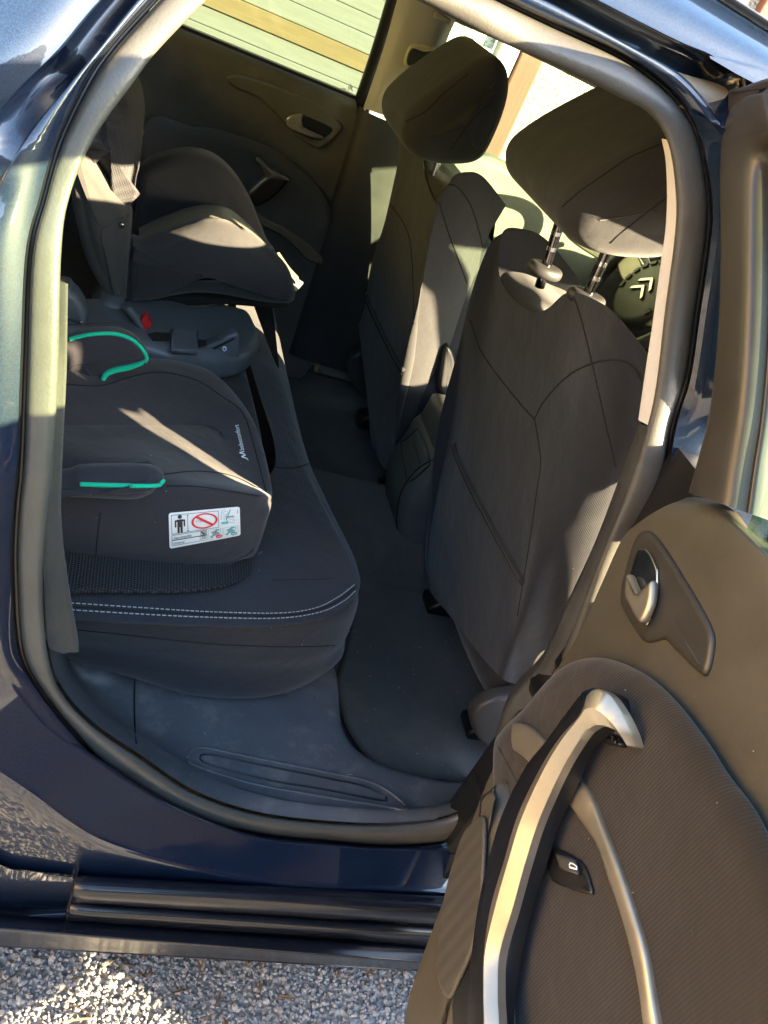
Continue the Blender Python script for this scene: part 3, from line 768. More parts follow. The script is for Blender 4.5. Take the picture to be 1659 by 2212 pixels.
# centre console
co_ = [PY(*q, .975) for q in ((905, 880), (872, 920), (842, 962), (828, 1010), (831, 1080), (850, 1145), (872, 1205), (900, 1290))]
b_ = co_[-1]; t_ = co_[0]
co_ += [V((.9, .975, .30)), V((.9, .975, t_.z)), V((t_.x+.12, .975, t_.z+.01))]
M['console'] = plastic('console_plastic', (.075, .076, .068), .42)
cons = slab('centre_console', co_, (0, -.19, 0), .035, M['console'], car, 90, 6)
al = [PY(*q, .955) for q in ((905, 900), (914, 872), (930, 850), (960, 845))]
al += [V((al[-1].x+.3, .955, al[-1].z+.01)), V((al[-1].x+.3, .955, al[-1].z-.055)), V((al[0].x+.05, .955, al[0].z-.03))]
slab('armrest_lid', al, (0, -.15, 0), .02, M['console'], cons, 50)
bpy.context.view_layer.update()
seam('ashtray_lid_edge', cons, [(866, 958), (876, 950), (900, 928), (906, 930), (920, 960), (928, 1000), (920, 1012), (885, 1040), (875, 1010)], M['black'], cons, .0016, 60, closed=True)
seam('ashtray_grip', cons, [(893, 955), (900, 975), (908, 1002)], M['black'], cons, .0016, 20)
seam('console_side_joint', cons, [(946, 987), (900, 1015), (868, 1060), (858, 1110), (856, 1150)], M['black'], cons, .0016, 40)
# ------------------------------------------------------------------ rear bench
def Z_(u, v, z): return PZ(u, v, z)
bench = empty('rear_bench', (-.4, .9, .4), car)
BR = [
 [V((-.66, .5, .635)), V((-.5, .5, .64)), V((-.38, .5, .64)), V((-.30, .5, .64)), V((-.25, .53, .642)), V((-.235, .62, .642)), V((-.25, .8, .64)), V((-.27, 1.05, .64)), V((-.27, 1.3, .64)), V((-.27, 1.56, .64))],
 [Z_(90, 1296, .632), Z_(250, 1309, .632), Z_(400, 1318, .632), Z_(560, 1324, .632), Z_(680, 1308, .63), Z_(750, 1258, .628), Z_(745, 1190, .628), Z_(683, 1062, .628), Z_(640, 950, .628), Z_(585, 760, .628)],
 [Z_(90, 1316, .615), Z_(250, 1330, .615), Z_(400, 1338, .615), Z_(560, 1343, .615), Z_(690, 1326, .612), Z_(764, 1272, .608), Z_(762, 1205, .61), Z_(702, 1075, .61), Z_(655, 965, .61), Z_(600, 765, .61)],
 [Z_(90, 1345, .585), Z_(250, 1356, .585), Z_(400, 1366, .585), Z_(560, 1372, .585), Z_(705, 1358, .58), Z_(773, 1303, .575), V((-.13, .42, .57)), V((-.14, .6, .57)), V((-.15, .85, .57)), V((-.15, 1.5, .57))],
 [Z_(100, 1385, .52), Z_(260, 1405, .52), Z_(410, 1428, .52), Z_(570, 1440, .515), Z_(694, 1424, .51), Z_(748, 1362, .505), V((-.14, .44, .50)), V((-.15, .62, .5)), V((-.16, .85, .5)), V((-.16, 1.5, .5))],
 [Z_(110, 1410, .46), Z_(290, 1465, .435), Z_(420, 1500, .42), Z_(560, 1502, .42), Z_(655, 1465, .43), Z_(712, 1400, .44), V((-.17, .46, .43)), V((-.18, .64, .43)), V((-.19, .85, .43)), V((-.19, 1.5, .43))],
 [V((-.6, .4, .41)), V((-.5, .4, .40)), V((-.4, .42, .40)), V((-.33, .43, .40)), V((-.28, .46, .40)), V((-.25, .5, .40)), V((-.25, .55, .40)), V((-.25, .7, .40)), V((-.25, .9, .40)), V((-.25, 1.5, .40))]]
bc = patch('seat_cushion', BR, M['fabric'], bench, 120, 70)
slab('cushion_centre', [V(q) for q in ((-.72, .42, .56), (-.36, .42, .56), (-.27, .50, .56), (-.25, .62, .56), (-.262, .85, .56), (-.285, 1.1, .56), (-.285, 1.56, .56), (-.72, 1.56, .56))], (0, 0, .0775), .012, M['fabric'], bench, 60)
mk('cushion_base', *boxd((-.7, .36, .30), (-.27, 1.56, .415)), M['carpet'], bench, smooth=False)
vs_, fs_ = [], []
ol = [V((-.62, y, z)) for y, z in ((.22, .6), (.22, 1.0), (.30, 1.08), (.9, 1.08), (1.45, 1.08), (1.53, 1.0), (1.53, .6))]
slab('backrest', [p+V((-(p.z-.6)*.35-.02, 0, 0)) for p in ol], (-.12, 0, 0), .04, M['fabric'], bench, 60)
bpy.context.view_layer.update()
seam('seam', bc, [(168, 1360), (300, 1374), (450, 1390), (600, 1397), (690, 1396), (722, 1394)], M['seamdark'], bc, .0011)
seam('seam', bc, [(560, 1000), (600, 1010), (640, 1010), (670, 1000)], M['seamdark'], bc, .0012)
seam('seam', bc, [(590, 1253), (660, 1252), (720, 1250)], M['seamdark'], bc, .0008)
def stitches(name, o, px, m, r, dash, gap, par):
    P = [onto(o, p.x, p.y, .0008) for p in curve([(a, b, 0) for a, b in px], 600)]
    P = [p for p in P if p is not None]; D = []; acc = 0; cur = []; on = True
    for a, b in zip(P, P[1:]):
        cur.append(a) if on else None
        acc += (b-a).length
        if on and acc > dash*random.uniform(.8, 1.2):
            cur.append(b); D.append(tube_data([cur[0], cur[-1]], r, 5)); cur = []; acc = 0; on = False
        elif not on and acc > gap: acc = 0; on = True; cur = []
    v, f = join(*D); return mk(name, v, f, m, par, kind='stuff')
stitches('stitching', bc, [(150, 1303), (300, 1313), (450, 1322), (600, 1325), (680, 1314), (730, 1290), (766, 1263)], M['thread'], .0007, .0042, .0018, bc)
stitches('stitching', bc, [(152, 1318), (300, 1327), (450, 1334), (600, 1336), (690, 1323), (740, 1300), (768, 1276)], M['thread'], .0007, .0042, .0018, bc)
seam('seam', bc, [(150, 1310), (300, 1320), (450, 1328), (600, 1330.5), (685, 1318), (735, 1295), (767, 1270)], M['seamdark'], bc, .0014)
# ------------------------------------------------------------------ far side of the car
FY = 1.62
def FP(u, v, d=0.): return PY(u, v, FY-d)
bx = FP(770, 215); bz = bx.z                       # front lower corner of the far rear window
fd = empty('far_rear_door', (-.4, 1.66, .3), car)
# door card
ol = [V((-.95, FY, .36)), V((-.95, FY, .8)), V((-.9, FY, bz-.004)), V((-.5, FY, bz)), V((bx.x, FY, bz)), V((bx.x+.03, FY, bz-.03)), V((bx.x+.10, FY, .7)), V((bx.x+.13, FY, .36))]
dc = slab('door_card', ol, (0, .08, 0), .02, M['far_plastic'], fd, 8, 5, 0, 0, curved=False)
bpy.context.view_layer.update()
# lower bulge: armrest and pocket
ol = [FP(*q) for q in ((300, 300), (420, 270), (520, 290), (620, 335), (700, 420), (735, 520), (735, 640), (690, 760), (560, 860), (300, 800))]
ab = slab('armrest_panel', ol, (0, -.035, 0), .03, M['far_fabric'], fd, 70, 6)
ol = [FP(*q, -.003) for q in ((488, 168), (510, 160), (560, 172), (640, 202), (700, 232), (738, 268), (732, 285), (690, 318), (650, 300), (610, 260), (560, 212), (510, 190))]
slab('handle_bezel', ol, (0, -.012, 0), .006, M['far_plastic'], fd, 60)
ol = [FP(*q, .008) for q in ((618, 258), (640, 244), (680, 258), (715, 275), (716, 284), (690, 302), (650, 290), (622, 270))]
slab('handle_cup', ol, (0, -.004, 0), .003, M['black'], fd, 40)
ol = [FP(*q, .012) for q in ((616, 262), (622, 250), (640, 244), (653, 246), (650, 262), (648, 268), (672, 282), (697, 293), (692, 300), (668, 294), (640, 284), (622, 275))]
slab('door_handle', ol, (0, -.012, 0), .005, M['silver'], fd, 60)
ol = [FP(*q, .035) for q in ((552, 340), (562, 340), (582, 358), (600, 366), (620, 378), (621, 383), (595, 376), (570, 388), (543, 412), (536, 406), (560, 385), (580, 368), (568, 352))]
slab('grab_handle_trim', ol, (0, -.03, 0), .004, M['silver'], fd, 70)
ol = [FP(*q, .03) for q in ((621, 383), (597, 374), (572, 386), (540, 412), (552, 440), (590, 420))]
slab('grab_handle', ol, (0, -.02, 0), .006, M['black'], fd, 40)
ol = [FP(*q, .033) for q in ((555, 455), (575, 470), (620, 492), (660, 520), (690, 548), (709, 570), (700, 570), (660, 556), (640, 535), (600, 502), (560, 480))]
slab('trim_strip', ol, (0, -.012, 0), .004, M['silver'], fd, 60)
# far rear window with its frame
fw = [V((-.86, 1.66, bz)), V((-.74, 1.62, 1.24)), V((-.55, 1.585, 1.325)), V((bx.x-.035, 1.585, 1.335)), V((bx.x, FY+.02, bz))]
gl = [V((-.95, FY+.045, bz-.02)), V((bx.x+.01, FY+.045, bz-.02)), V((bx.x-.02, FY-.04+.01, 1.36)), V((-.95, FY-.04+.01, 1.36))]
fg = mk('window_glass', gl, [(0, 1, 2, 3)], M['glass_side'], fd, smooth=False)
tube('window_frame', [V((bx.x+.018, FY+.025, bz-.02)), V((bx.x+.01, FY+.0, 1.12)), V((bx.x-.005, FY-.03, 1.25)), V((bx.x-.02, FY-.05, 1.36))], .017, M['black'], fd, 20, 10)
tube('window_frame', [V((-.9, FY-.05, 1.345)), V((bx.x, FY-.05, 1.345))], .02, M['black'], fd, 6, 8, smooth_path=False)
box('waist_seal', (-.9, FY+.01, bz-.012), (bx.x+.01, FY+.035, bz+.004), M['black'], fd, .003)
mk('outer_skin', *boxd((-1.0, 1.70, .25), (bx.x+.06, 1.74, bz-.01)), M['paint'], fd, smooth=False)
bpy.context.view_layer.update()
# etched maker mark and lines on the far window glass
def etched(px, m, par, o, kind=None):
    D = []
    for (a, b, c, d) in px:
        D.append(tube_data([onto(o, a, b, .001), onto(o, c, d, .001)], .0011, 4))
    v, f = join(*D); mk('etched_mark', v, f, m, par)
etched([(752, 189, 757, 182), (757, 182, 761, 190), (752, 195, 757, 188), (757, 188, 761, 196), (739, 190, 748, 193), (738, 195, 750, 199), (738, 199, 749, 203), (740, 203, 758, 209), (747, 196, 760, 203)], M['print_grey'], fg, fg)
# far centre pillar: dark lower, pale upper, belt slot, light switch, grab lamp
pu = [[V((bx.x+.02, FY-.01, bz-.01)), V((bx.x+.05, FY-.035, bz-.005)), V((bx.x+.13, FY-.035, bz)), V((bx.x+.17, FY, bz))],
      [V((bx.x+.01, FY-.035, 1.15)), V((bx.x+.04, FY-.06, 1.15)), V((bx.x+.11, FY-.06, 1.15)), V((bx.x+.15, FY-.02, 1.15))],
      [V((bx.x-.01, FY-.075, 1.27)), V((bx.x+.02, FY-.10, 1.27)), V((bx.x+.10, FY-.10, 1.27)), V((bx.x+.14, FY-.05, 1.27))],
      [V((bx.x-.03, FY-.13, 1.36)), V((bx.x+.0, FY-.16, 1.36)), V((bx.x+.12, FY-.16, 1.36)), V((bx.x+.16, FY-.10, 1.36))]]
fp = patch('far_centre_pillar', pu, M['trim_light'], car, 24, 24)
pw = [[V((bx.x+.05, FY+.02, .36)), V((bx.x+.08, FY-.05, .36)), V((bx.x+.34, FY-.05, .36)), V((bx.x+.38, FY, .36))],
      [V((bx.x+.03, FY+.02, .7)), V((bx.x+.06, FY-.05, .7)), V((bx.x+.31, FY-.05, .7)), V((bx.x+.35, FY, .7))],
      [V((bx.x+.01, FY+.02, bz-.01)), V((bx.x+.04, FY-.045, bz-.01)), V((bx.x+.22, FY-.045, bz-.01)), V((bx.x+.26, FY, bz-.01))]]
patch('pillar_cover', pw, M['plastic'], fp, 24, 20)
a = PY(948, 30, 1.52); ol = [PY(*q, 1.50) for q in ((941, 24), (975, 43), (971, 54), (938, 37))]
slab('embossed_tag', ol, (0, .02, 0), .003, M['headliner'], fp, 4, 3, curved=False)
ol = [PY(*q, 1.54) for q in ((893, 96), (945, 108), (930, 130), (905, 140), (880, 148), (876, 130))]
slab('belt_height_adjuster', ol, (0, .02, 0), .006, M['cream'], fp, 40)
ol = [PY(*q, 1.535) for q in ((890, 105), (915, 112), (940, 112), (910, 132), (884, 142), (879, 128))]
slab('belt_guide', ol, (0, .005, 0), .004, M['plastic'], fp, 40)
# far front door
ff = empty('far_front_door', (.6, 1.66, .3), car)
bz2 = PY(1120, 395, FY).z
ol = [V((bx.x+.16, FY, .3)), V((bx.x+.13, FY, bz)), V((.45, FY, bz-.012)), V((.8, FY, bz-.045)), V((1.08, FY, bz-.07)), V((1.1, FY, .3))]
fc = slab('door_card', ol, (0, .08, 0), .025, M['door_sunlit'], ff, 6, 5, curved=False)
mk('window_glass', [V((bx.x+.12, FY+.045, bz-.02)), V((1.1, FY+.045, bz-.09)), V((.55, FY-.06, 1.34)), V((bx.x+.08, FY-.05, 1.36))], [(0, 1, 2, 3)], M['glass'], ff, smooth=False)
ol = [FP(*q, -.003) for q in ((1220, 495), (1235, 490), (1265, 502), (1300, 525), (1345, 548), (1350, 575), (1320, 572), (1270, 545), (1230, 515))]
slab('handle_bezel', ol, (0, -.008, 0), .004, M['door_plastic'], ff, 40)
ol = [FP(*q, .012) for q in ((1312, 562), (1325, 548), (1340, 550), (1350, 565), (1345, 585), (1325, 583), (1315, 575))]
slab('door_handle', ol, (0, -.012, 0), .005, M['silver'], ff, 30)
tube('window_frame', [V((bx.x+.10, FY-.055, 1.35)), V((.50, FY-.065, 1.345)), V((.85, FY-.03, 1.20)), V((1.12, FY+.02, bz-.06))], .02, M['black'], ff, 30, 8)
mk('outer_skin', *boxd((bx.x+.08, 1.70, .25), (1.1, 1.74, bz-.08)), M['paint'], ff, smooth=False)
# pillars at the windscreen, windscreen, dashboard
for nm, y0, y1 in (('windscreen_pillar', .26, .13), ('windscreen_pillar', 1.52, 1.62)):
    tube(nm, [V((.03 if y0 < 1 else .12, y0, 1.312)), V((.35, y0, 1.305)), V((.75, y0, 1.303)), V((1.08, y0-(y0-y1)*.2, 1.295)), V((1.25, (y0+y1)/2, 1.20)), V((1.6, y1, 1.0))], .036, M['paint'], car, 16, 10)
wsr = [[V((1.06, y, 1.335+.03*(1-((y-.88)/.65)**2))) for y in (.24, .56, .88, 1.2, 1.52)], [V((1.62+.1*(1-((y-.88)/.75)**2), y, 1.0)) for y in (.12, .5, .88, 1.26, 1.64)]]
patch('windscreen', wsr, M['glass'], car, 12, 8)
dash = [[V((.92, y, .62)) for y in (.14, .5, .9, 1.25, 1.62)], [V((.88, y, .80)) for y in (.14, .5, .9, 1.25, 1.62)], [V((.90, y, .92)) for y in (.14, .5, .9, 1.25, 1.62)], [V((.98, y, .965)) for y in (.14, .5, .9, 1.25, 1.62)], [V((1.45, y, .96)) for y in (.14, .5, .9, 1.25, 1.62)]]
db = patch('dashboard', dash, M['plastic'], car, 20, 24)
ol = [V((.90, y, z)) for y, z in ((1.12, .90), (1.16, .98), (1.29, 1.0), (1.42, .98), (1.46, .90))]
slab('instrument_hood', ol, (.3, 0, 0), .03, M['plastic'], db, 40)
mk('firewall', *boxd((1.3, .1, .28), (1.36, 1.66, .96)), M['black'], car, smooth=False)
# steering wheel: rim, spokes, fixed hub with the two chevrons
hubc = PX(1402, 645, .72)
hubc = V((.72, 1.285, hubc.z))
hubc = PX(1405, 642, .72)
tl = math.radians(24); axn = V((-math.cos(tl), 0, math.sin(tl))); e1 = V((0, -1, 0)); e2 = axn.cross(e1)*-1
if e2.z < 0: e2 = -e2
def WP(a, b, d=0.): return hubc+e1*a+e2*b+axn*d
sw = empty('steering_wheel', hubc, car)
tube('rim', [WP(.182*math.cos(t), .178*math.sin(t), .03) for t in [2*math.pi*k/40 for k in range(41)]], .016, M['recess'], sw, 80, 12)
slab('hub', [WP(.105*math.cos(t), .10*math.sin(t), -.02) for t in [2*math.pi*k/30 for k in range(30)]], axn*.05, .02, M['recess'], sw, 60, 5, 0, .006)
for sg in (1, -1):
    slab('spoke', [WP(sg*.09, .035, 0), WP(sg*.17, .045, .01), WP(sg*.175, .0, .01), WP(sg*.09, -.02, 0)], axn*.022, .006, M['silver'], sw, 24)
slab('spoke', [WP(-.03, -.09, 0), WP(.03, -.09, 0), WP(.025, -.172, .01), WP(-.025, -.172, .01)], axn*.022, .006, M['silver'], sw, 24)
for k, dy in enumerate((0.022, -.004)):
    for sg in (1, -1):
        slab('chevron', [WP(0, dy+.012, .036), WP(sg*.032, dy-.010, .036), WP(sg*.032, dy-.020, .036), WP(0, dy+.001, .036)], axn*.005, .001, M['steel'], sw, 4, 3, curved=False)
for k in range(14):
    t = math.radians(200-k*17); slab('button', [WP(.092*math.cos(t+s), .088*math.sin(t+s)*1, .029) if r == 0 else WP(.078*math.cos(t+s), .075*math.sin(t+s), .031) for r, s in ((0, -.1), (0, .1), (1, .1), (1, -.1))], axn*.004, .001, M['plastic'], sw, 4, 2, curved=False)
tube('stalk', [WP(-.05, .03, -.05), WP(-.2, .06, -.04)], .009, M['plastic'], sw, 4, 8)
# rear end and front end of the body: closes the shell
mk('tailgate', *boxd((-1.5, .1, .3), (-1.44, 1.66, .98)), M['paint'], car, smooth=False)
mk('rear_screen', [V((-1.46, .2, .98)), V((-1.46, 1.56, .98)), V((-1.15, 1.46, 1.37)), V((-1.15, .3, 1.37))], [(0, 1, 2, 3)], M['glass'], car, smooth=False)
mk('parcel_shelf', *boxd((-1.45, .2, .93), (-.95, 1.56, .95)), M['carpet'], car, smooth=False)
mk('far_quarter', *boxd((-1.45, 1.62, .3), (-.93, 1.74, 1.0)), M['paint'], car, smooth=False)
mk('far_rear_pillar', *boxd((-1.3, 1.56, 1.0), (-.9, 1.62, 1.36)), M['trim_light'], car, smooth=False)
mk('underbody', *boxd((-1.45, .14, .20), (2.2, 1.62, .275)), M['black'], car, smooth=False)
bonnet = [[V((x, y, z)) for x, z in ((1.32, .97), (1.7, .93), (2.1, .82), (2.32, .62), (2.36, .3))] for y in (.02, .12, .5, .88, 1.26, 1.64, 1.74)]
patch('bonnet', bonnet, M['paint'], car, 20, 20)
mk('front_wing', *boxd((1.12, .0, .3), (2.2, .06, .86)), M['paint'], car, smooth=False)
def wheel(x, y):
    w = empty('wheel', (x, y, .31), car)
    t = tube('tyre', [V((x+.25*math.cos(a), y, .31+.25*math.sin(a))) for a in [2*math.pi*k/32 for k in range(33)]], .06, M['blackmatte'], w, 64, 10, smooth_path=False)
    slab('rim', [V((x+.2*math.cos(a), y-.06, .31+.2*math.sin(a))) for a in [2*math.pi*k/24 for k in range(24)]], (0, .12, 0), .02, M['silver'], w, 40)
wheel(1.62, .14); wheel(1.62, 1.62); wheel(-1.0, .16); wheel(-1.0, 1.62)
# ------------------------------------------------------------------ open near rear door
PHI = math.radians(82)
DD = V((-math.cos(PHI), -math.sin(PHI), 0)); DN = V((-math.sin(PHI), math.cos(PHI), 0)); DO = V((-.02, .05, 0))
def DP(u, v, off=0.): return hit(u, v, DN, DN.dot(DO)+off)
def DL(a, z, off=0.): return DO+DD*a+V((0, 0, z))+DN*off
rd = empty('rear_door', DO+V((0, 0, .3)), car)
# upper card: soft plastic, rolls over towards the glass
LE = [(1486, 1074), (1466, 1082), (1432, 1096), (1385, 1125), (1344, 1165), (1300, 1260), (1255, 1360), (1200, 1450), (1120, 1560), (1052, 1690)]
UP = []
def az(u, v, off=0.):
    p = DP(u, v, off)-DO; return p.dot(DD), p.z
tops = [(1486, 1074), (1530, 1078), (1586, 1103), (1659, 1174)]
toff = (-.035, -.012, 0, 0, 0, 0, 0, 0, -.004, -.004)
tl_ = [az(*q, -.035) for q in tops]+[(.30, 1.150), (.55, 1.168), (.85, 1.18)]
for k, q in enumerate(LE):
    aL, zL = az(*q, toff[k]); r = []
    t = (0, .025, .075, .16, .26, .40, .54, .68, .82, .93)[k]
    for (at, zt) in tl_:
        f = (at-tl_[0][0])/(tl_[-1][0]-tl_[0][0])
        a_ = aL+(.85-aL)*f
        zz = zt+(.40-zt)*t
        z_ = zL+(zz-zL)*min(1, f*3.2)
        r.append(DL(a_, z_, toff[k]))
    if k < 3:
        dx_, dy_, of_ = ((0, 0, -.035), (-8, 14, -.010), (-24, 46, 0))[k]
        for j in range(1, 4): r[j] = DP(tops[j][0]+dx_, tops[j][1]+dy_, of_)
    UP.append(r)
UP.append([DP(990, 1860, -.004)]+[DL(.14+(.71)*f, .38, 0) for f in (.08, .17, .3, .45, .7, 1)])
uc = patch('upper_panel', UP, M['door_plastic'], rd, 70, 80)
edge = [r[0] for r in UP]
patch('panel_edge', [edge, [p+DN*-.02+DD*-.008 for p in edge], [p+DN*-.07+DD*-.004 for p in edge]], M['door_plastic'], rd, 40, 8)
# fabric insert: padded, stands proud
FI = [(1054, 1610), (1080, 1560), (1120, 1520), (1175, 1455), (1215, 1424), (1262, 1413), (1310, 1422), (1365, 1450), (1420, 1500), (1480, 1580), (1529, 1659), (1590, 1745), (1659, 1900)]
top_ = [DP(u, v, .03) for u, v in FI]+[DP(1720, 2040, .03), DP(1780, 2220, .03)]
bot_ = [DP(u, v, .03) for u, v in ((1800, 2500), (1600, 2620), (1300, 2560), (1050, 2420), (1022, 2250), (1030, 2100), (1045, 1900), (1052, 1760))]
fabi = slab('fabric_insert', [p+DN*-.03 for p in top_+bot_], DN*.030, .022, M['door_fabric'], rd, 160, 7, 0, .004)
# speaker grille on the lower front bulge and pocket
gr = [(1054, 1770), (1052, 1900), (1044, 1990), (1030, 2050), (998, 2125), (980, 2158), (962, 2140), (952, 2100), (954, 2030), (964, 1960), (985, 1870), (1010, 1800), (1030, 1778)]
sb = [(1066, 1690), (1034, 1735), (1003, 1772), (982, 1820), (958, 1900), (944, 1990), (939, 2090), (930, 2212), (922, 2330), (1060, 2330), (1075, 2100)]
sbulge = slab('speaker_housing', [DP(u, v, .05)-DN*.05 for u, v in sb], DN*.05, .03, M['door_plastic'], rd, 90, 6)
bpy.context.view_layer.update()
spk = slab('speaker_grille', [DP(u, v, .05) for u, v in gr], DN*.006, .004, M['grille'], rd, 80, 4)
slab('pocket_liner', [DP(u, v, .05) for u, v in ((1050, 2030), (1030, 2070), (1005, 2120), (985, 2165), (986, 2230), (988, 2300), (1050, 2300), (1052, 2150))], DN*.005, .004, M['black'], rd, 50)
# grab handle: dark body and silver facing
FO = .035
hl_ = [(1278, 1494), (1240, 1545), (1199, 1601), (1150, 1659), (1100, 1759), (1070, 1859), (1050, 1950), (1036, 2060), (1028, 2180), (1025, 2300)]
hr_ = [(1322, 1562), (1285, 1585), (1256, 1618), (1228, 1680), (1186, 1772), (1150, 1880), (1118, 1990), (1098, 2080), (1085, 2180), (1083, 2300)]
gh = strip('grab_handle', [DP(u, v, .056) for u, v in hl_], [DP(u, v, .056) for u, v in hr_], DN, .012, M['black'], rd, 90, .1)
tL = [(1284, 1492), (1300, 1489), (1330, 1505), (1352, 1545), (1370, 1588), (1377, 1612)]
tR = [(1278, 1584), (1298, 1574), (1315, 1586), (1334, 1600), (1354, 1612), (1372, 1622)]
strip('handle_elbow', [DP(u, v, .058-.0075*k) for k, (u, v) in enumerate(tL)], [DP(u, v, .052-.0075*k) for k, (u, v) in enumerate(tR)], DN, .013, M['black'], gh, 40, .1)
slab('handle_foot', [DP(u, v, .022) for u, v in ((1318, 1545), (1345, 1545), (1372, 1605), (1374, 1620), (1340, 1610))], DN*.02, .006, M['black'], gh, 40)
fo_ = [(1378, 1614), (1366, 1578), (1346, 1538), (1320, 1502), (1295, 1489), (1275, 1499), (1268, 1524), (1252, 1552), (1214, 1594), (1172, 1659), (1123, 1760), (1093, 1860), (1064, 1960), (1050, 2060), (1049, 2150), (1050, 2212), (1052, 2300)]
fn_ = [(1374, 1617), (1356, 1598), (1334, 1580), (1314, 1570), (1300, 1567), (1290, 1567), (1280, 1572), (1266, 1584), (1240, 1622), (1208, 1680), (1166, 1775), (1136, 1868), (1110, 1962), (1082, 2060), (1078, 2140), (1081, 2212), (1084, 2300)]
hh = [.036, .045, .054, .062, .066]+[.068]*12
strip('handle_facing', [DP(u, v, h) for (u, v), h in zip(fo_, hh)], [DP(u, v, h-.003) for (u, v), h in zip(fn_, hh)], DN, .0065, M['silver'], gh, 160, .5, st=True, ridge=.58)
# curved trim strip
sL = [(1216, 1716), (1255, 1769), (1295, 1829), (1319, 1899), (1344, 1969), (1369, 2059), (1385, 2134), (1396, 2220), (1406, 2300)]
sR = [(1244, 1668), (1278, 1715), (1306, 1784), (1336, 1861), (1370, 1959), (1400, 2059), (1417, 2159), (1428, 2230), (1438, 2300)]
strip('trim_strip', [DP(u, v, FO) for u, v in sL], [DP(u, v, FO) for u, v in sR], DN, .004, M['silver'], rd, 90, .3)
sL = [(1113, 1622), (1130, 1634), (1148, 1650), (1170, 1672), (1195, 1700)]
sR = [(1114, 1560), (1135, 1564), (1160, 1582), (1185, 1608), (1215, 1650)]
strip('trim_strip', [DP(u, v, FO) for u, v in sL], [DP(u, v, FO) for u, v in sR], DN, .004, M['silver'], rd, 50, .3)
# window switch
swz = slab('switch_bezel', [DP(u, v, .033) for u, v in ((1184, 1832), (1192, 1830), (1218, 1836), (1255, 1856), (1272, 1876), (1282, 1905), (1288, 1928), (1282, 1934), (1240, 1922), (1205, 1908), (1196, 1895), (1188, 1870))], DN*.005, .003, M['black'], rd, 60, 4)
slab('window_switch', [DP(u, v, .037) for u, v in ((1214, 1845), (1250, 1858), (1258, 1892), (1219, 1879))], DN*.006, .003, M['plastic'], swz, 4, 4, curved=False)
sy = [(1230, 1868), (1232, 1864), (1240, 1867), (1246, 1872), (1246, 1878), (1231, 1874)]
v_, f_ = tube_data([DP(u, v, .0435) for u, v in sy+[sy[0]]], .0006, 5); mk('window_symbol', v_, f_, M['white'], swz)
slab('symbol_fill', [DP(u, v, .0428) for u, v in ((1232, 1871), (1245, 1875), (1245, 1879), (1232, 1875))], DN*.001, .0003, M['cream'], swz, 4, 2, curved=False)
# inner handle bezel, cup, lever
hz = [(1395, 1152), (1412, 1150), (1430, 1166), (1465, 1216), (1520, 1306), (1550, 1366), (1552, 1406), (1540, 1456), (1522, 1457), (1465, 1402), (1445, 1384), (1410, 1391), (1390, 1376), (1360, 1326), (1351, 1306), (1353, 1271), (1370, 1206), (1384, 1166)]
bz_ = slab('handle_bezel', [DP(u, v, -.003) for u, v in hz], DN*.008, .006, M['recess'], rd, 100, 4)
cup = [(1389, 1186), (1405, 1191), (1422, 1225), (1425, 1246), (1422, 1296), (1405, 1346), (1397, 1349), (1364, 1296), (1364, 1251), (1379, 1196)]
slab('handle_cup', [DP(u, v, .005) for u, v in cup], DN*.003, .002, M['steel'], rd, 60, 3)
lev = [(1368, 1250), (1376, 1245), (1384, 1262), (1396, 1285), (1408, 1275), (1425, 1258), (1424, 1300), (1412, 1335), (1402, 1349), (1392, 1345), (1372, 1310), (1364, 1290)]
slab('door_handle', [DP(u, v, .008) for u, v in lev], DN*.010, .005, M['silver'], rd, 80, 4)
# upper frame: leans with the body side
def DU(u, v, off=0.):                 # inner face of the window frame, curved inwards (towards DN) with height
    lean = 0
    for _ in range(20):
        p = DP(u, v, lean+off); lean = .5*lean+.5*(.30*max(0, p.z-1.08)**1.15)
    return DP(u, v, lean+off)
fo = [(1500, 1068), (1520, 1000), (1545, 900), (1560, 780), (1568, 650), (1570, 520), (1568, 400), (1572, 310), (1590, 245), (1622, 215), (1659, 205), (1720, 200)]
fi = [(1592, 1100), (1606, 1000), (1622, 900), (1634, 780), (1640, 650), (1642, 520), (1643, 420), (1646, 370), (1652, 345), (1665, 330), (1690, 322), (1740, 318)]
O_ = [DU(*q) for q in fo]; I_ = [DU(*q) for q in fi]
fx = [DL(a, 1.385+.0*a, .12) for a in (.30, .55, .75)]; ix = [DL(a, 1.335, .115) for a in (.30, .55, .75)]
# rear part of the frame (outside the picture): down to the waist
O2 = O_+fx+[DL(.88, 1.30, .08), DL(.96, 1.17, .03)]; I2 = I_+ix+[DL(.80, 1.28, .08), DL(.88, 1.17, .03)]
m1 = [a.lerp(b, .12)+DN*.010 for a, b in zip(O2, I2)]; m2 = [a.lerp(b, .85)+DN*.008 for a, b in zip(O2, I2)]
patch('window_frame', [[p+DN*-.05+DD*-.004 for p in O2], [p+DN*-.004 for p in O2], m1, m2, [p+DN*-.012 for p in I2]], M['recess'], rd, 90, 24)
patch('window_channel', [[p+DN*-.010 for p in I2], [p+DN*-.012+(I2[k]-O2[k])*.05 for k, p in enumerate(I2)], [p+DN*-.03+(I2[k]-O2[k])*.06 for k, p in enumerate(I2)]], M['black'], rd, 90, 6)
ou = [[p+DN*-.05+DD*-.004 for p in O2], [a.lerp(b, .5)+DN*-.06 for a, b in zip(O2, I2)], [p+DN*-.055 for p in I2]]
patch('frame_outer', ou, M['paint'], rd, 90, 12)
gp = [I2[0]+V((0, 0, -.04))]+I2+[I2[-1]+V((0, 0, -.04))]
gc = [p+DN*-.028 for p in gp]
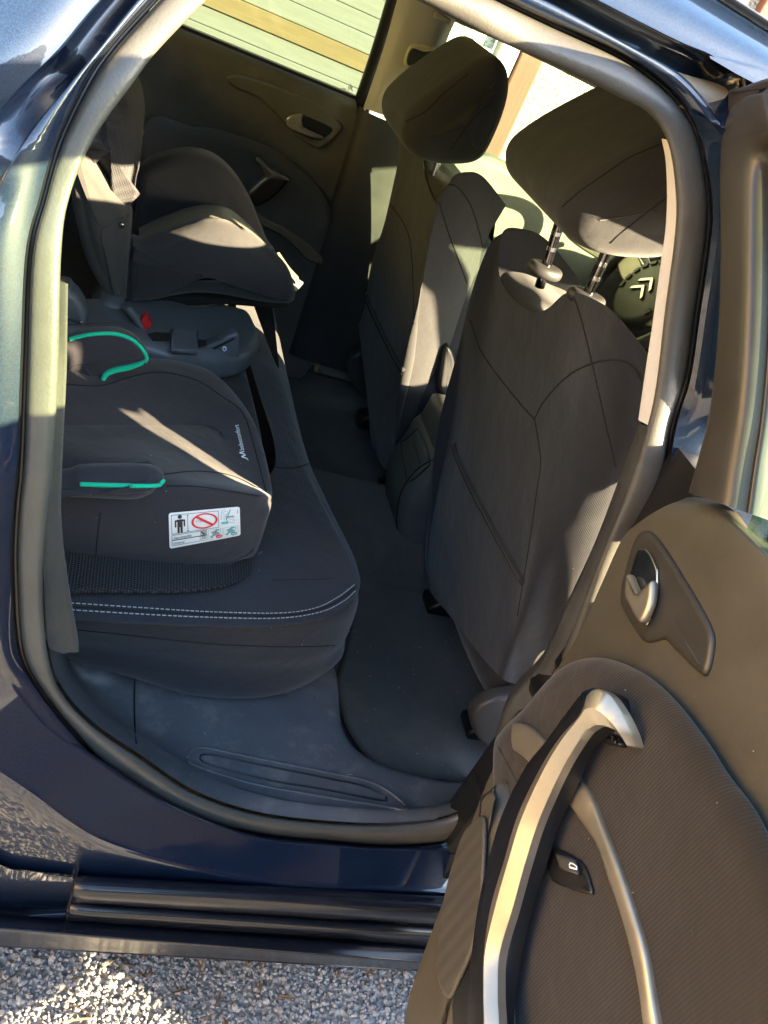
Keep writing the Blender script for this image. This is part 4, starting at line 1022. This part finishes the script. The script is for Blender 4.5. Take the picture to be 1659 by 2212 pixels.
bmg = bmesh.new(); vv = [bmg.verts.new(p) for p in gc]; fz = bmg.faces.new(vv); bmesh.ops.triangulate(bmg, faces=[fz]); me = bpy.data.meshes.new('window_glass'); bmg.to_mesh(me); bmg.free()
me.materials.append(M['glass']); o = bpy.data.objects.new('window_glass', me); link(o, rd)
# corner cap on top of the frame
slab('frame_cap', [DU(u, v, .005) for u, v in ((1567, 225), (1574, 190), (1600, 183), (1659, 162), (1740, 150), (1740, 190), (1659, 203), (1620, 213), (1590, 240), (1572, 255))], DN*-.05, .006, M['recess'], rd, 60, 4)
# outer skin of the door
os_ = [(.02, 1.0), (.03, 1.045), (.3, 1.08), (.6, 1.11), (.95, 1.14), (1.0, .95), (.96, .75), (.8, .62), (.72, .45), (.6, .26), (.3, .17), (.17, .17), (.07, .40), (.02, .5)]
slab('outer_skin', [DL(a, z, -.13) for a, z in os_], DN*.06, .02, M['paint'], rd, len(os_), 4, curved=False)
# ------------------------------------------------------------------ near front door, standing open
P2 = math.radians(72); D2 = V((-math.cos(P2), -math.sin(P2), 0)); N2 = V((-math.sin(P2), math.cos(P2), 0)); O2_ = V((1.25, .02, 0))
def EL(a, z, off=0.): return O2_+D2*a+V((0, 0, z))+N2*off
nf = empty('front_door', O2_+V((0, 0, .3)), car)
slab('outer_skin', [EL(a, z, -.06) for a, z in ((0, .2), (0, 1.05), (.5, 1.09), (.93, 1.13), (.95, .6), (.94, .2))], N2*.05, .02, M['paint'], nf, 8, 4, curved=False)
slab('door_card', [EL(a, z, -.01) for a, z in ((.05, .30), (.05, 1.02), (.5, 1.06), (.9, 1.10), (.92, .6), (.9, .26))], N2*.05, .02, M['door_plastic'], nf, 8, 4, curved=False)
tube('window_frame', [EL(.0, 1.05), EL(.35, 1.25, .06), EL(.55, 1.37, .11), EL(.84, 1.39, .12), EL(.9, 1.22, .06), EL(.94, 1.10)], .02, M['paint'], nf, 40, 8)
# ================================================================== booster seat on the rear bench
bo = empty('booster_seat', (-.45, .5, .645), label='black backless booster seat with turquoise piping and a white warning sticker on its side', category='booster seat')
def BP(q):
    return {'Y': PY, 'Z': PZ}[q[0]](q[1], q[2], q[3])
top2 = [('Y', 60, 1062, .25), ('Y', 200, 1064, .25), ('Y', 330, 1064, .255), ('Y', 470, 1062, .262), ('Y', 560, 1074, .285), ('Z', 586, 1076, .728), ('Z', 577, 1010, .73), ('Z', 552, 925, .733), ('Z', 510, 858, .737), ('Z', 455, 806, .742), ('Z', 385, 783, .745), ('Z', 310, 777, .747), ('Z', 200, 785, .747), ('Z', 60, 790, .747)]
T2 = [BP(q) for q in top2]
in3 = [('Y', 60, 1012, .29), ('Y', 200, 1012, .29), ('Y', 330, 1018, .29), ('Z', 450, 1022, .748), ('Z', 540, 1044, .738), ('Z', 568, 1052, .733), ('Z', 556, 985, .738), ('Z', 530, 905, .742), ('Z', 488, 868, .746), ('Z', 430, 826, .75), ('Z', 360, 808, .753), ('Z', 300, 808, .753), ('Z', 200, 822, .752), ('Z', 60, 826, .752)]
T3 = [BP(q) for q in in3]
c4 = [(60, 960), (180, 955), (300, 955), (390, 965), (450, 985), (490, 985), (495, 960), (480, 930), (440, 905), (390, 880), (340, 868), (290, 868), (180, 875), (60, 880)]
T4 = [PZ(u, v, .742-.008*max(0, (u-350)/150)) for u, v in c4]
T5 = [PZ(60+(u-60)*.93, 918, .738-.008*max(0, (u-350)/150)) for u, v in c4]
bot = [('Y', 60, 1236, .262), ('Y', 200, 1235, .268), ('Y', 330, 1233, .274), ('Y', 450, 1228, .285), ('Y', 525, 1208, .30), ('Y', 548, 1190, .325)]
T0 = [BP(q) for q in bot]
T0 += [V((p.x-.012, p.y+.004, .652)) for p in T2[6:]]
T1 = [BP(q) for q in (('Y', 60, 1150, .248), ('Y', 200, 1150, .25), ('Y', 330, 1150, .254), ('Y', 460, 1148, .265), ('Y', 555, 1130, .285), ('Y', 582, 1105, .315))]
T1 += [V((p.x+.004, p.y, .695)) for p in T2[6:]]
Tb = [V((p.x-.03, p.y+.02, .648)) for p in T0]
lip = [p.lerp(q, .12)+V((0, 0, .004)) for p, q in zip(T2, T3)]
cush = patch('cushion_cover', [Tb, T0, T1, [p.lerp(q, .12) for p, q in zip(T2, T1)], lip, T3, T4, T5], M['booster'], bo, 130, 80)
bpy.context.view_layer.update()
seam('seam', cush, [(124, 828), (215, 833), (290, 812), (350, 804), (425, 822), (480, 857), (525, 893), (550, 968), (575, 1062)], M['seamdark'], cush, .0012)
seam('seam', cush, [(345, 1026), (425, 1018), (500, 1028), (560, 1056)], M['seamdark'], cush, .0010)
seam('seam', cush, [(360, 1050), (430, 1052), (500, 1062), (560, 1072)], M['seamdark'], cush, .0012)
seam('seam', cush, [(217, 1108), (212, 1150), (205, 1228)], M['seamdark'], cush, .0008)
seam('hem', cush, [(130, 1236), (250, 1233), (380, 1229), (470, 1222), (530, 1200), (547, 1185)], M['booster'], cush, .0022)
# arm rests
nar = [(60, 1040), (140, 1030), (170, 1021), (250, 1019), (320, 1020), (345, 1030), (354, 1042), (345, 1062), (325, 1082), (285, 1093), (200, 1090), (130, 1088), (60, 1090)]
an = slab('arm_rest', [PY(u, v+(12 if v < 1060 else 0), .222) for u, v in nar], (0, .04, 0), .019, M['booster'], bo, 90, 7, .004, .004)
far = [(60, 745), (120, 742), (165, 730), (200, 723), (245, 722), (280, 732), (302, 750), (316, 772), (312, 783), (280, 792), (245, 799), (225, 808), (217, 825), (214, 834), (120, 834), (60, 834)]
af = slab('arm_rest', [PY(u, v, .50) for u, v in far], (0, .03, 0), .010, M['booster'], bo, 120, 6, .004, .004)
bpy.context.view_layer.update()
seam('piping', an, [(173, 1046), (250, 1048), (320, 1049), (342, 1047), (352, 1038)], M['green'], an, .0026, 50, .0006)
tube('piping', [PY(u, v, .504) for u, v in ((150, 733), (165, 729), (200, 722), (245, 721), (280, 731), (303, 749), (317, 772), (313, 782))], .0026, M['green'], af, 60)
strip('piping', [PY(u, v, .498) for u, v in ((313, 779), (280, 789), (245, 796), (224, 806), (216, 822), (215, 830))], [PY(u, v, .498) for u, v in ((309, 787), (280, 799), (250, 805), (234, 812), (226, 824), (224, 830))], (0, -1, 0), .003, M['green'], af, 50)
# side label, printed
LQ = [(364, 1107), (517, 1093), (519, 1155), (366, 1184)]
def LB(s, t): # label coordinates: s right, t down
    x = (1-t)*((1-s)*LQ[0][0]+s*LQ[1][0])+t*((1-s)*LQ[3][0]+s*LQ[2][0])
    y = (1-t)*((1-s)*LQ[0][1]+s*LQ[1][1])+t*((1-s)*LQ[3][1]+s*LQ[2][1])
    return x, y
def decal(name, o, polys, m, par, lift, mapf, cell=.08):
    bm = bmesh.new()
    for P in polys:
        try: bm.faces.new([bm.verts.new((a, b, 0)) for a, b in P])
        except ValueError: pass
    bmesh.ops.triangulate(bm, faces=bm.faces[:])
    for _ in range(5):
        e = [x for x in bm.edges if x.calc_length() > cell]
        if not e: break
        bmesh.ops.subdivide_edges(bm, edges=e, cuts=1); bmesh.ops.triangulate(bm, faces=bm.faces[:])
    bad = []
    for v in bm.verts:
        p = onto(o, *mapf(v.co.x, v.co.y), lift)
        if p is None: bad.append(v)
        else: v.co = p
    if bad: bmesh.ops.delete(bm, geom=bad, context='VERTS')
    me = bpy.data.meshes.new(name); bm.to_mesh(me); bm.free(); me.materials.append(m)
    ob = bpy.data.objects.new(name, me); return link(ob, par)
def rrect(x0, y0, x1, y1, r=.03, ar=2.1, k=4):
    P = []
    for cx, cy, a0 in ((x1-r, y0+r*ar, -90), (x1-r, y1-r*ar, 0), (x0+r, y1-r*ar, 90), (x0+r, y0+r*ar, 180)):
        for i in range(k+1):
            a = math.radians(a0+90*i/k); P.append((cx+r*math.cos(a), cy+r*ar*math.sin(a)))
    return P
def frame_(x0, y0, x1, y1, w=.006, ar=2.1):
    return [[(x0, y0), (x1, y0), (x1, y0+w*ar), (x0, y0+w*ar)], [(x0, y1-w*ar), (x1, y1-w*ar), (x1, y1), (x0, y1)], [(x0, y0), (x0+w, y0), (x0+w, y1), (x0, y1)], [(x1-w, y0), (x1, y0), (x1, y1), (x1-w, y1)]]
def ell(cx, cy, rx, ry, k=28): return [(cx+rx*math.cos(2*math.pi*i/k), cy+ry*math.sin(2*math.pi*i/k)) for i in range(k)]
def ringp(cx, cy, rx, ry, w, k=32):
    o1 = ell(cx, cy, rx, ry, k); o2 = ell(cx, cy, rx*(1-w), ry*(1-w), k)
    return [[o1[i], o1[(i+1) % k], o2[(i+1) % k], o2[i]] for i in range(k)]
def seg(x0, y0, x1, y1, w, ar=2.1):
    dx, dy = x1-x0, (y1-y0)/ar; L = math.hypot(dx, dy); nx, ny = -dy/L*w/2, dx/L*w/2*ar
    return [(x0+nx, y0+ny), (x1+nx, y1+ny), (x1-nx, y1-ny), (x0-nx, y0-ny)]
def words(txt, x, y, h, ar=2.1, wscale=1., ang=0.):
    """outline polygons of lettering, h = letter height in t units; returned as triangles in (s,t)"""
    cu = bpy.data.curves.new('w', 'FONT'); cu.body = txt; cu.size = 1
    ob = bpy.data.objects.new('w', cu); scn.collection.objects.link(ob)
    bpy.context.view_layer.update()
    me = ob.to_mesh(); k = h/.72; out = []
    for p in me.polygons:
        out.append([(x+me.vertices[i].co.x*k/ar*wscale, y-me.vertices[i].co.y*k) for i in p.vertices])
    ob.to_mesh_clear(); bpy.data.objects.remove(ob); bpy.data.curves.remove(cu)
    return out
lab = decal('warning_label', cush, [rrect(0, 0, 1, 1, .035)], M['label'], bo, .0012, LB, .06)
pk = []
pk += frame_(.035, .06, .70, .60)
pk += [ell(.155, .13, .030, .058, 16), rrect(.098, .205, .212, .27, .02), [(.118, .25), (.192, .25), (.192, .43), (.118, .43)], rrect(.082, .215, .104, .42, .01), rrect(.206, .215, .228, .42, .01), rrect(.118, .40, .149, .585, .008), rrect(.161, .40, .192, .585, .008)]
pk += [seg(.265, .12, .265, .55, .006), [(.265, .085), (.278, .13), (.252, .13)], [(.265, .59), (.278, .545), (.252, .545)]]
pk += words('i-Size compatible', .05, .745, .075, 2.1, .78) + words('Universal', .05, .90, .075, 2.1, .86)
pk += words('< 126 cm', .375, .355, .075, 2.1, .8)
pk += frame_(.44, .64, .515, .76, .005) + [seg(.452, .67, .49, .73, .02), seg(.50, .67, .50, .74, .008)]
pk += frame_(.43, .80, .47, .88, .004)+frame_(.47, .80, .51, .88, .004)+[seg(.49, .82, .49, .86, .008)]
for f4 in ((.035, .625, .53, .775), (.035, .775, .53, .93)): pk += frame_(*f4, .005)
decal('label_print', cush, pk, M['print_black'], lab, .0018, LB)
rdp = ringp(.50, .33, .185, .235, .17)+[seg(.385, .175, .615, .485, .034)]
decal('label_print', cush, rdp, M['print_red'], lab, .0020, LB)
gp_ = []
gp_ += ringp(.80, .16, .035, .06, .15, 16)+[seg(.745, .08, .735, .36, .007), seg(.745, .08, .80, .05, .006), seg(.80, .22, .84, .36, .006), seg(.84, .36, .91, .44, .006), seg(.88, .30, .93, .46, .006), seg(.80, .38, .86, .50, .006), seg(.86, .50, .92, .52, .006), seg(.775, .24, .775, .38, .006), seg(.965, .10, .965, .22, .010)]
for x0 in (.55, .765): gp_ += frame_(x0, .64, x0+.2, .95, .004)+[[(x0+.03, .72), (x0+.10, .68), (x0+.17, .80), (x0+.10, .86)], [(x0+.02, .85), (x0+.05, .82), (x0+.07, .88), (x0+.04, .92)]]
gp_ += [[(.79, .27), (.90, .27), (.93, .33), (.80, .33)]]
decal('label_print', cush, gp_, M['print_grey'], lab, .0017, LB)
tp = [seg(.865, .06, .80, .40, .016), rrect(.735, .44, .83, .52, .01)]
for x0 in (.55, .765): tp += [seg(x0+.11, .68, x0+.06, .84, .03), seg(x0+.10, .66, x0+.15, .68, .02), seg(x0+.165, .66, x0+.165, .74, .01)]
tp += [ell(.905, .88, .045, .055, 18)]
decal('label_print', cush, tp, M['print_teal'], lab, .0019, LB)
decal('label_print', cush, [ell(.695, .88, .045, .055, 18), ell(.65, .72, .015, .03, 10)], M['print_red'], lab, .0020, LB)
decal('label_print', cush, words('NO', .672, .905, .05, 2.1, 1.0)+words('OK', .882, .905, .05, 2.1, 1.0)+words('CLICK', .745, .505, .04, 2.1, .8), M['label'], lab, .0023, LB)
# maker's lettering along the front edge: reads from near to far
WA, WB = V((533, 997, 0)), V((513, 908, 0))
wdir = (WB-WA); wup = V((-12.5, 1.5, 0))
def LW(s, t): q = WA+wdir*s+wup*t; return q.x, q.y
lw = [(a*1., b) for a, b in ()]
wp = []
for P in words('bebeconfort', .26, -.05, .80, 5.5, .62): wp.append([(a, -b) for a, b in P])
mk_ = [[(.0, -.25), (.05, .0), (.10, .75), (.13, .75), (.08, .0), (.04, -.25)], [(.10, .75), (.13, .78), (.155, .0), (.13, .0)], [(.15, .1), (.20, .95), (.225, .95), (.18, .1)], [(.20, .95), (.225, .98), (.245, .1), (.22, .1)]]
decal('maker_lettering', cush, wp+mk_, M['white'], bo, .0012, LW)
# mesh protector mat under the booster
mp = slab('seat_protector_mat', [PZ(u, v, .641) for u, v in ((60, 1180), (60, 1281), (200, 1283), (340, 1284), (420, 1281), (480, 1272), (518, 1258), (540, 1240), (546, 1205), (556, 1120), (500, 960), (300, 900), (60, 900))], (0, 0, .007), .003, M['mesh'], None, 120, 4)
mp['label'] = 'black woven mesh mat lying on the rear bench under the booster'; mp['category'] = 'seat mat'
# ================================================================== high-back child seat on the far side of the bench
cs = empty('child_seat', (-.42, 1.1, .645), label='dark high-backed child car seat on a grey plastic base with a red catch', category='child seat')
def poly(P, y, sh=0): return [PY(u, v+(sh if v < 590 else 0), y) for u, v in P]
base = slab('base', [PZ(u, v, .70) for u, v in ((120, 700), (200, 725), (310, 741), (368, 757), (424, 762), (492, 768), (530, 764), (558, 745), (568, 722), (556, 694), (540, 668), (505, 655), (466, 648), (420, 652), (360, 640), (280, 640), (160, 640))], (0, 0, -.055), .02, M['plastic_blue'], cs, 110, 6)
for P in (((318, 722), (336, 718), (366, 720), (366, 737), (330, 737)), ((428, 733), (452, 737), (470, 739), (428, 752))):
    slab('recess', [PZ(u, v, .7012) for u, v in P], (0, 0, .001), .0004, M['blackmatte'], base, 4, 2, curved=False)  # flat black sheets painted in for the dark of openings; nothing is cut
slab('slide_block', [PZ(u, v, .701) for u, v in ((368, 720), (425, 722), (425, 768), (368, 764))], (0, 0, .010), .004, M['plastic_blue'], base, 4, 4, curved=False)
br_ = slab('hook_bracket', poly(((426, 774), (425, 754), (478, 736), (486, 728), (512, 719), (518, 727), (517, 773)), .785), (0, .03, 0), .005, M['plastic_blue'], cs, 7, 4, curved=False)
slab('hook_slot', poly(((456, 754), (505, 730), (508, 733), (462, 757)), .7835), (0, .003, 0), .001, M['blackmatte'], br_, 4, 2, curved=False)
slab('screw', [PY(485+5*math.cos(t), 754.5+5*math.sin(t), .782) for t in [2*math.pi*k/12 for k in range(12)]], (0, .004, 0), .001, M['white'], br_, 12, 2, curved=False)
slab('screw_head', [PY(485+2.6*math.cos(t), 754.5+2.6*math.sin(t), .7805) for t in [2*math.pi*k/10 for k in range(10)]], (0, .004, 0), .001, mat('blue_dot', (.05, .18, .55), .4), br_, 10, 2, curved=False)
strip('tilt_arm', poly(((262, 662), (290, 700), (318, 742), (336, 752)), .80), poly(((284, 660), (310, 694), (336, 732), (358, 748)), .80), (0, -1, .3), .012, M['plastic_blue'], cs, 40)
slab('foot_bar', poly(((308, 744), (330, 738), (368, 752), (368, 766), (330, 760), (308, 757)), .795), (0, .03, 0), .006, M['plastic_blue'], cs, 40)
slab('red_catch', poly(((305, 697), (306, 690), (313, 684), (319, 683), (320, 692), (327, 700), (326, 708), (318, 710), (311, 716), (306, 713), (310, 706)), .785), (0, .02, 0), .002, M['red'], cs, 40)
slab('hinge_plate', poly(((120, 625), (146, 624), (152, 632), (166, 645), (180, 668), (187, 690), (184, 704), (174, 709), (160, 700), (130, 688), (120, 680)), .74), (0, .05, 0), .01, M['plastic_blue'], cs, 60)
slab('bolt', [PY(175+5*math.cos(t), 699+5*math.sin(t), .737) for t in [2*math.pi*k/12 for k in range(12)]], (0, .006, 0), .002, M['steel'], cs, 12, 3, curved=False)
strip('base_rail', poly(((110, 700), (140, 712), (170, 728)), .73), poly(((110, 716), (136, 738), (160, 752)), .73), (0, -1, .4), .012, M['plastic_blue'], cs, 24)
slab('support_post', poly(((166, 720), (187, 700), (190, 680), (230, 655), (268, 668), (262, 715), (258, 722), (200, 724)), .83), (0, .12, 0), .015, M['plastic_blue'], cs, 50)
# shell side, backrest, wings
slab('side_cover', poly(((183, 334), (196, 350), (220, 385), (244, 420), (266, 448), (283, 460), (284, 480), (283, 502), (277, 560), (271, 640), (268, 655), (240, 650), (215, 625), (185, 570), (166, 505), (150, 420), (140, 330), (160, 310)), .86), (0, .05, 0), .02, M['suede'], cs, 90, 6, .008)
slab('backrest', poly(((150, 345), (180, 250), (205, 215), (240, 195), (258, 192), (268, 205), (276, 240), (294, 300), (301, 340), (300, 372), (293, 400), (288, 440), (284, 458), (270, 450), (245, 420), (200, 352), (170, 330)), .875), (0, .36, 0), .035, M['knit'], cs, 90, 7, .006)
sc = slab('side_bolster', poly(((280, 513), (306, 516), (340, 502), (376, 489), (410, 479), (441, 473), (475, 475), (506, 483), (545, 503), (583, 535), (612, 562), (630, 602), (640, 638), (641, 652), (634, 664), (610, 668), (570, 665), (520, 656), (475, 648), (420, 645), (370, 652), (320, 662), (275, 664), (268, 640), (274, 570)), .875, 14), (0, .065, 0), .032, M['child_fabric'], cs, 130, 8, .012, .0)
fbol = slab('side_bolster', poly(((290, 520), (294, 440), (296, 372), (315, 352), (341, 339), (375, 329), (412, 326), (442, 331), (468, 342), (492, 361), (514, 386), (532, 414), (548, 445), (564, 485), (580, 525), (600, 560), (560, 580), (450, 560), (350, 545)), 1.19, 10), (0, .08, 0), .026, M['child_fabric'], cs, 120, 8, .0, .0)
pad = [[PY(u, v, y) for u, v, y in r] for r in (
    [(300, 492, 1.17), (345, 470, 1.17), (400, 450, 1.17), (440, 442, 1.17), (478, 445, 1.17), (506, 458, 1.17), (545, 492, 1.17), (590, 545, 1.17), (625, 580, 1.17), (650, 606, 1.16)],
    [(300, 505, 1.08), (345, 485, 1.08), (400, 466, 1.08), (440, 458, 1.08), (478, 462, 1.08), (506, 476, 1.08), (545, 510, 1.08), (585, 560, 1.08), (622, 600, 1.08), (655, 612, 1.1)],
    [(300, 525, .97), (345, 520, .97), (400, 500, .97), (440, 490, .97), (480, 492, .97), (506, 500, .97), (540, 524, .97), (575, 560, .97), (612, 600, .97), (640, 630, .97)])]
patch('seat_pad', pad, M['olive'], cs, 60, 20)
slab('red_tag', poly(((331, 507), (338, 506), (338, 513), (332, 513)), .955), (0, .006, 0), .002, M['red'], cs, 12)
slab('snap_stud', [PY(263+6*math.cos(t), 489+7*math.sin(t), .852) for t in [2*math.pi*k/14 for k in range(14)]], (0, .008, 0), .003, M['steel'], cs, 14, 4, 0, .0, curved=False)
sh = slab('seat_shell', poly(((280, 640), (400, 640), (540, 650), (620, 660), (600, 668), (480, 660), (380, 664), (300, 668)), .93), (0, .28, 0), .006, M['blackmatte'], cs, 60)
strip('front_flap', poly(((604, 548), (625, 578), (645, 600)), 1.10), poly(((596, 552), (618, 590), (638, 612)), 1.0), (-.3, -.3, 1), .004, M['olive'], cs, 24)
bpy.context.view_layer.update()
seam('piping', sc, [(283, 506), (279, 560), (274, 620), (271, 656)], M['child_fabric'], sc, .003)

slab('belt_anchor_cover', [PB(u, v, .07) for u, v in ((1158, 1478), (1160, 1455), (1175, 1432), (1195, 1422), (1203, 1428), (1195, 1450), (1180, 1478))], (0, .02, 0), .005, M['cream'], car, 40)

# hinges and rubber boot added to stop sun through the door gap
for z0, z1 in ((.40, .52), (.60, .66), (.74, .86)):
    box('door_hinge', (.046, .038, z0), (.085, .10, z1), M['gasket'], rd, .01)
tube('wiring_boot', [V((.05, .03, .70)), V((.06, .06, .71)), V((.07, .10, .70))], .028, M['gasket'], rd, 12, 12)
mk('gap_sun_block', *boxd((.055, .03, .30), (.078, .11, .86)), M['gasket'], rd, smooth=False)  # added block, keeps the sun slit off the bench

# crumbs, grit and lint lying on the sill, the carpet and the seats
M['grit'] = mat('grit', (.30, .27, .23), .9)
for o_, reg, n_, par in ((sillp, ((300, 1480), (730, 1700)), 26, car), (sillp, ((560, 1540), (1000, 1740)), 18, car), (bc, ((560, 1020), (740, 1400)), 9, bench), (backN, ((960, 900), (1240, 1400)), 10, seatN), (fabi, ((1150, 1480), (1640, 2200)), 7, rd), (uc, ((1320, 1120), (1640, 1900)), 3, rd), (cush, ((140, 860), (560, 1200)), 12, bo)):
    D = []
    for _ in range(n_):
        p = onto(o_, random.uniform(reg[0][0], reg[1][0]), random.uniform(reg[0][1], reg[1][1]), .0004)
        if p is None: continue
        r = random.uniform(.0003, .0008)
        if random.random() < .25:
            q = p+V((random.gauss(0, .004), random.gauss(0, .004), random.gauss(0, .002))); D.append(tube_data([p, q], .0003, 4))
        else: D.append(([p+V((q.x*random.uniform(.6, 1.4), q.y, q.z*.6))*r if False else p+V((q.x*random.uniform(.6, 1.5)*r, q.y*r, q.z*.6*r)) for q in IV], IFc))
    if D:
        v_, f_ = join(*D); mk('crumbs', v_, f_, M['grit'], par, smooth=False, kind='stuff')
D = []
for _ in range(60):
    u, v = random.uniform(735, 1040), random.uniform(1180, 1680)
    p = PZ(u, v, .315); r = random.uniform(.0005, .0014)
    D.append(([p+V((q.x*r*random.uniform(.6, 1.6), q.y*r, q.z*.6*r)) for q in IV], IFc))
v_, f_ = join(*D); mk('crumbs', v_, f_, M['grit'], car, smooth=False, kind='stuff')

mk('gap_sun_block', *boxd((.035, .055, .95), (.065, .12, 1.06)), M['gasket'], rd, smooth=False)  # added block at belt height, shortens the sun strip on the booster
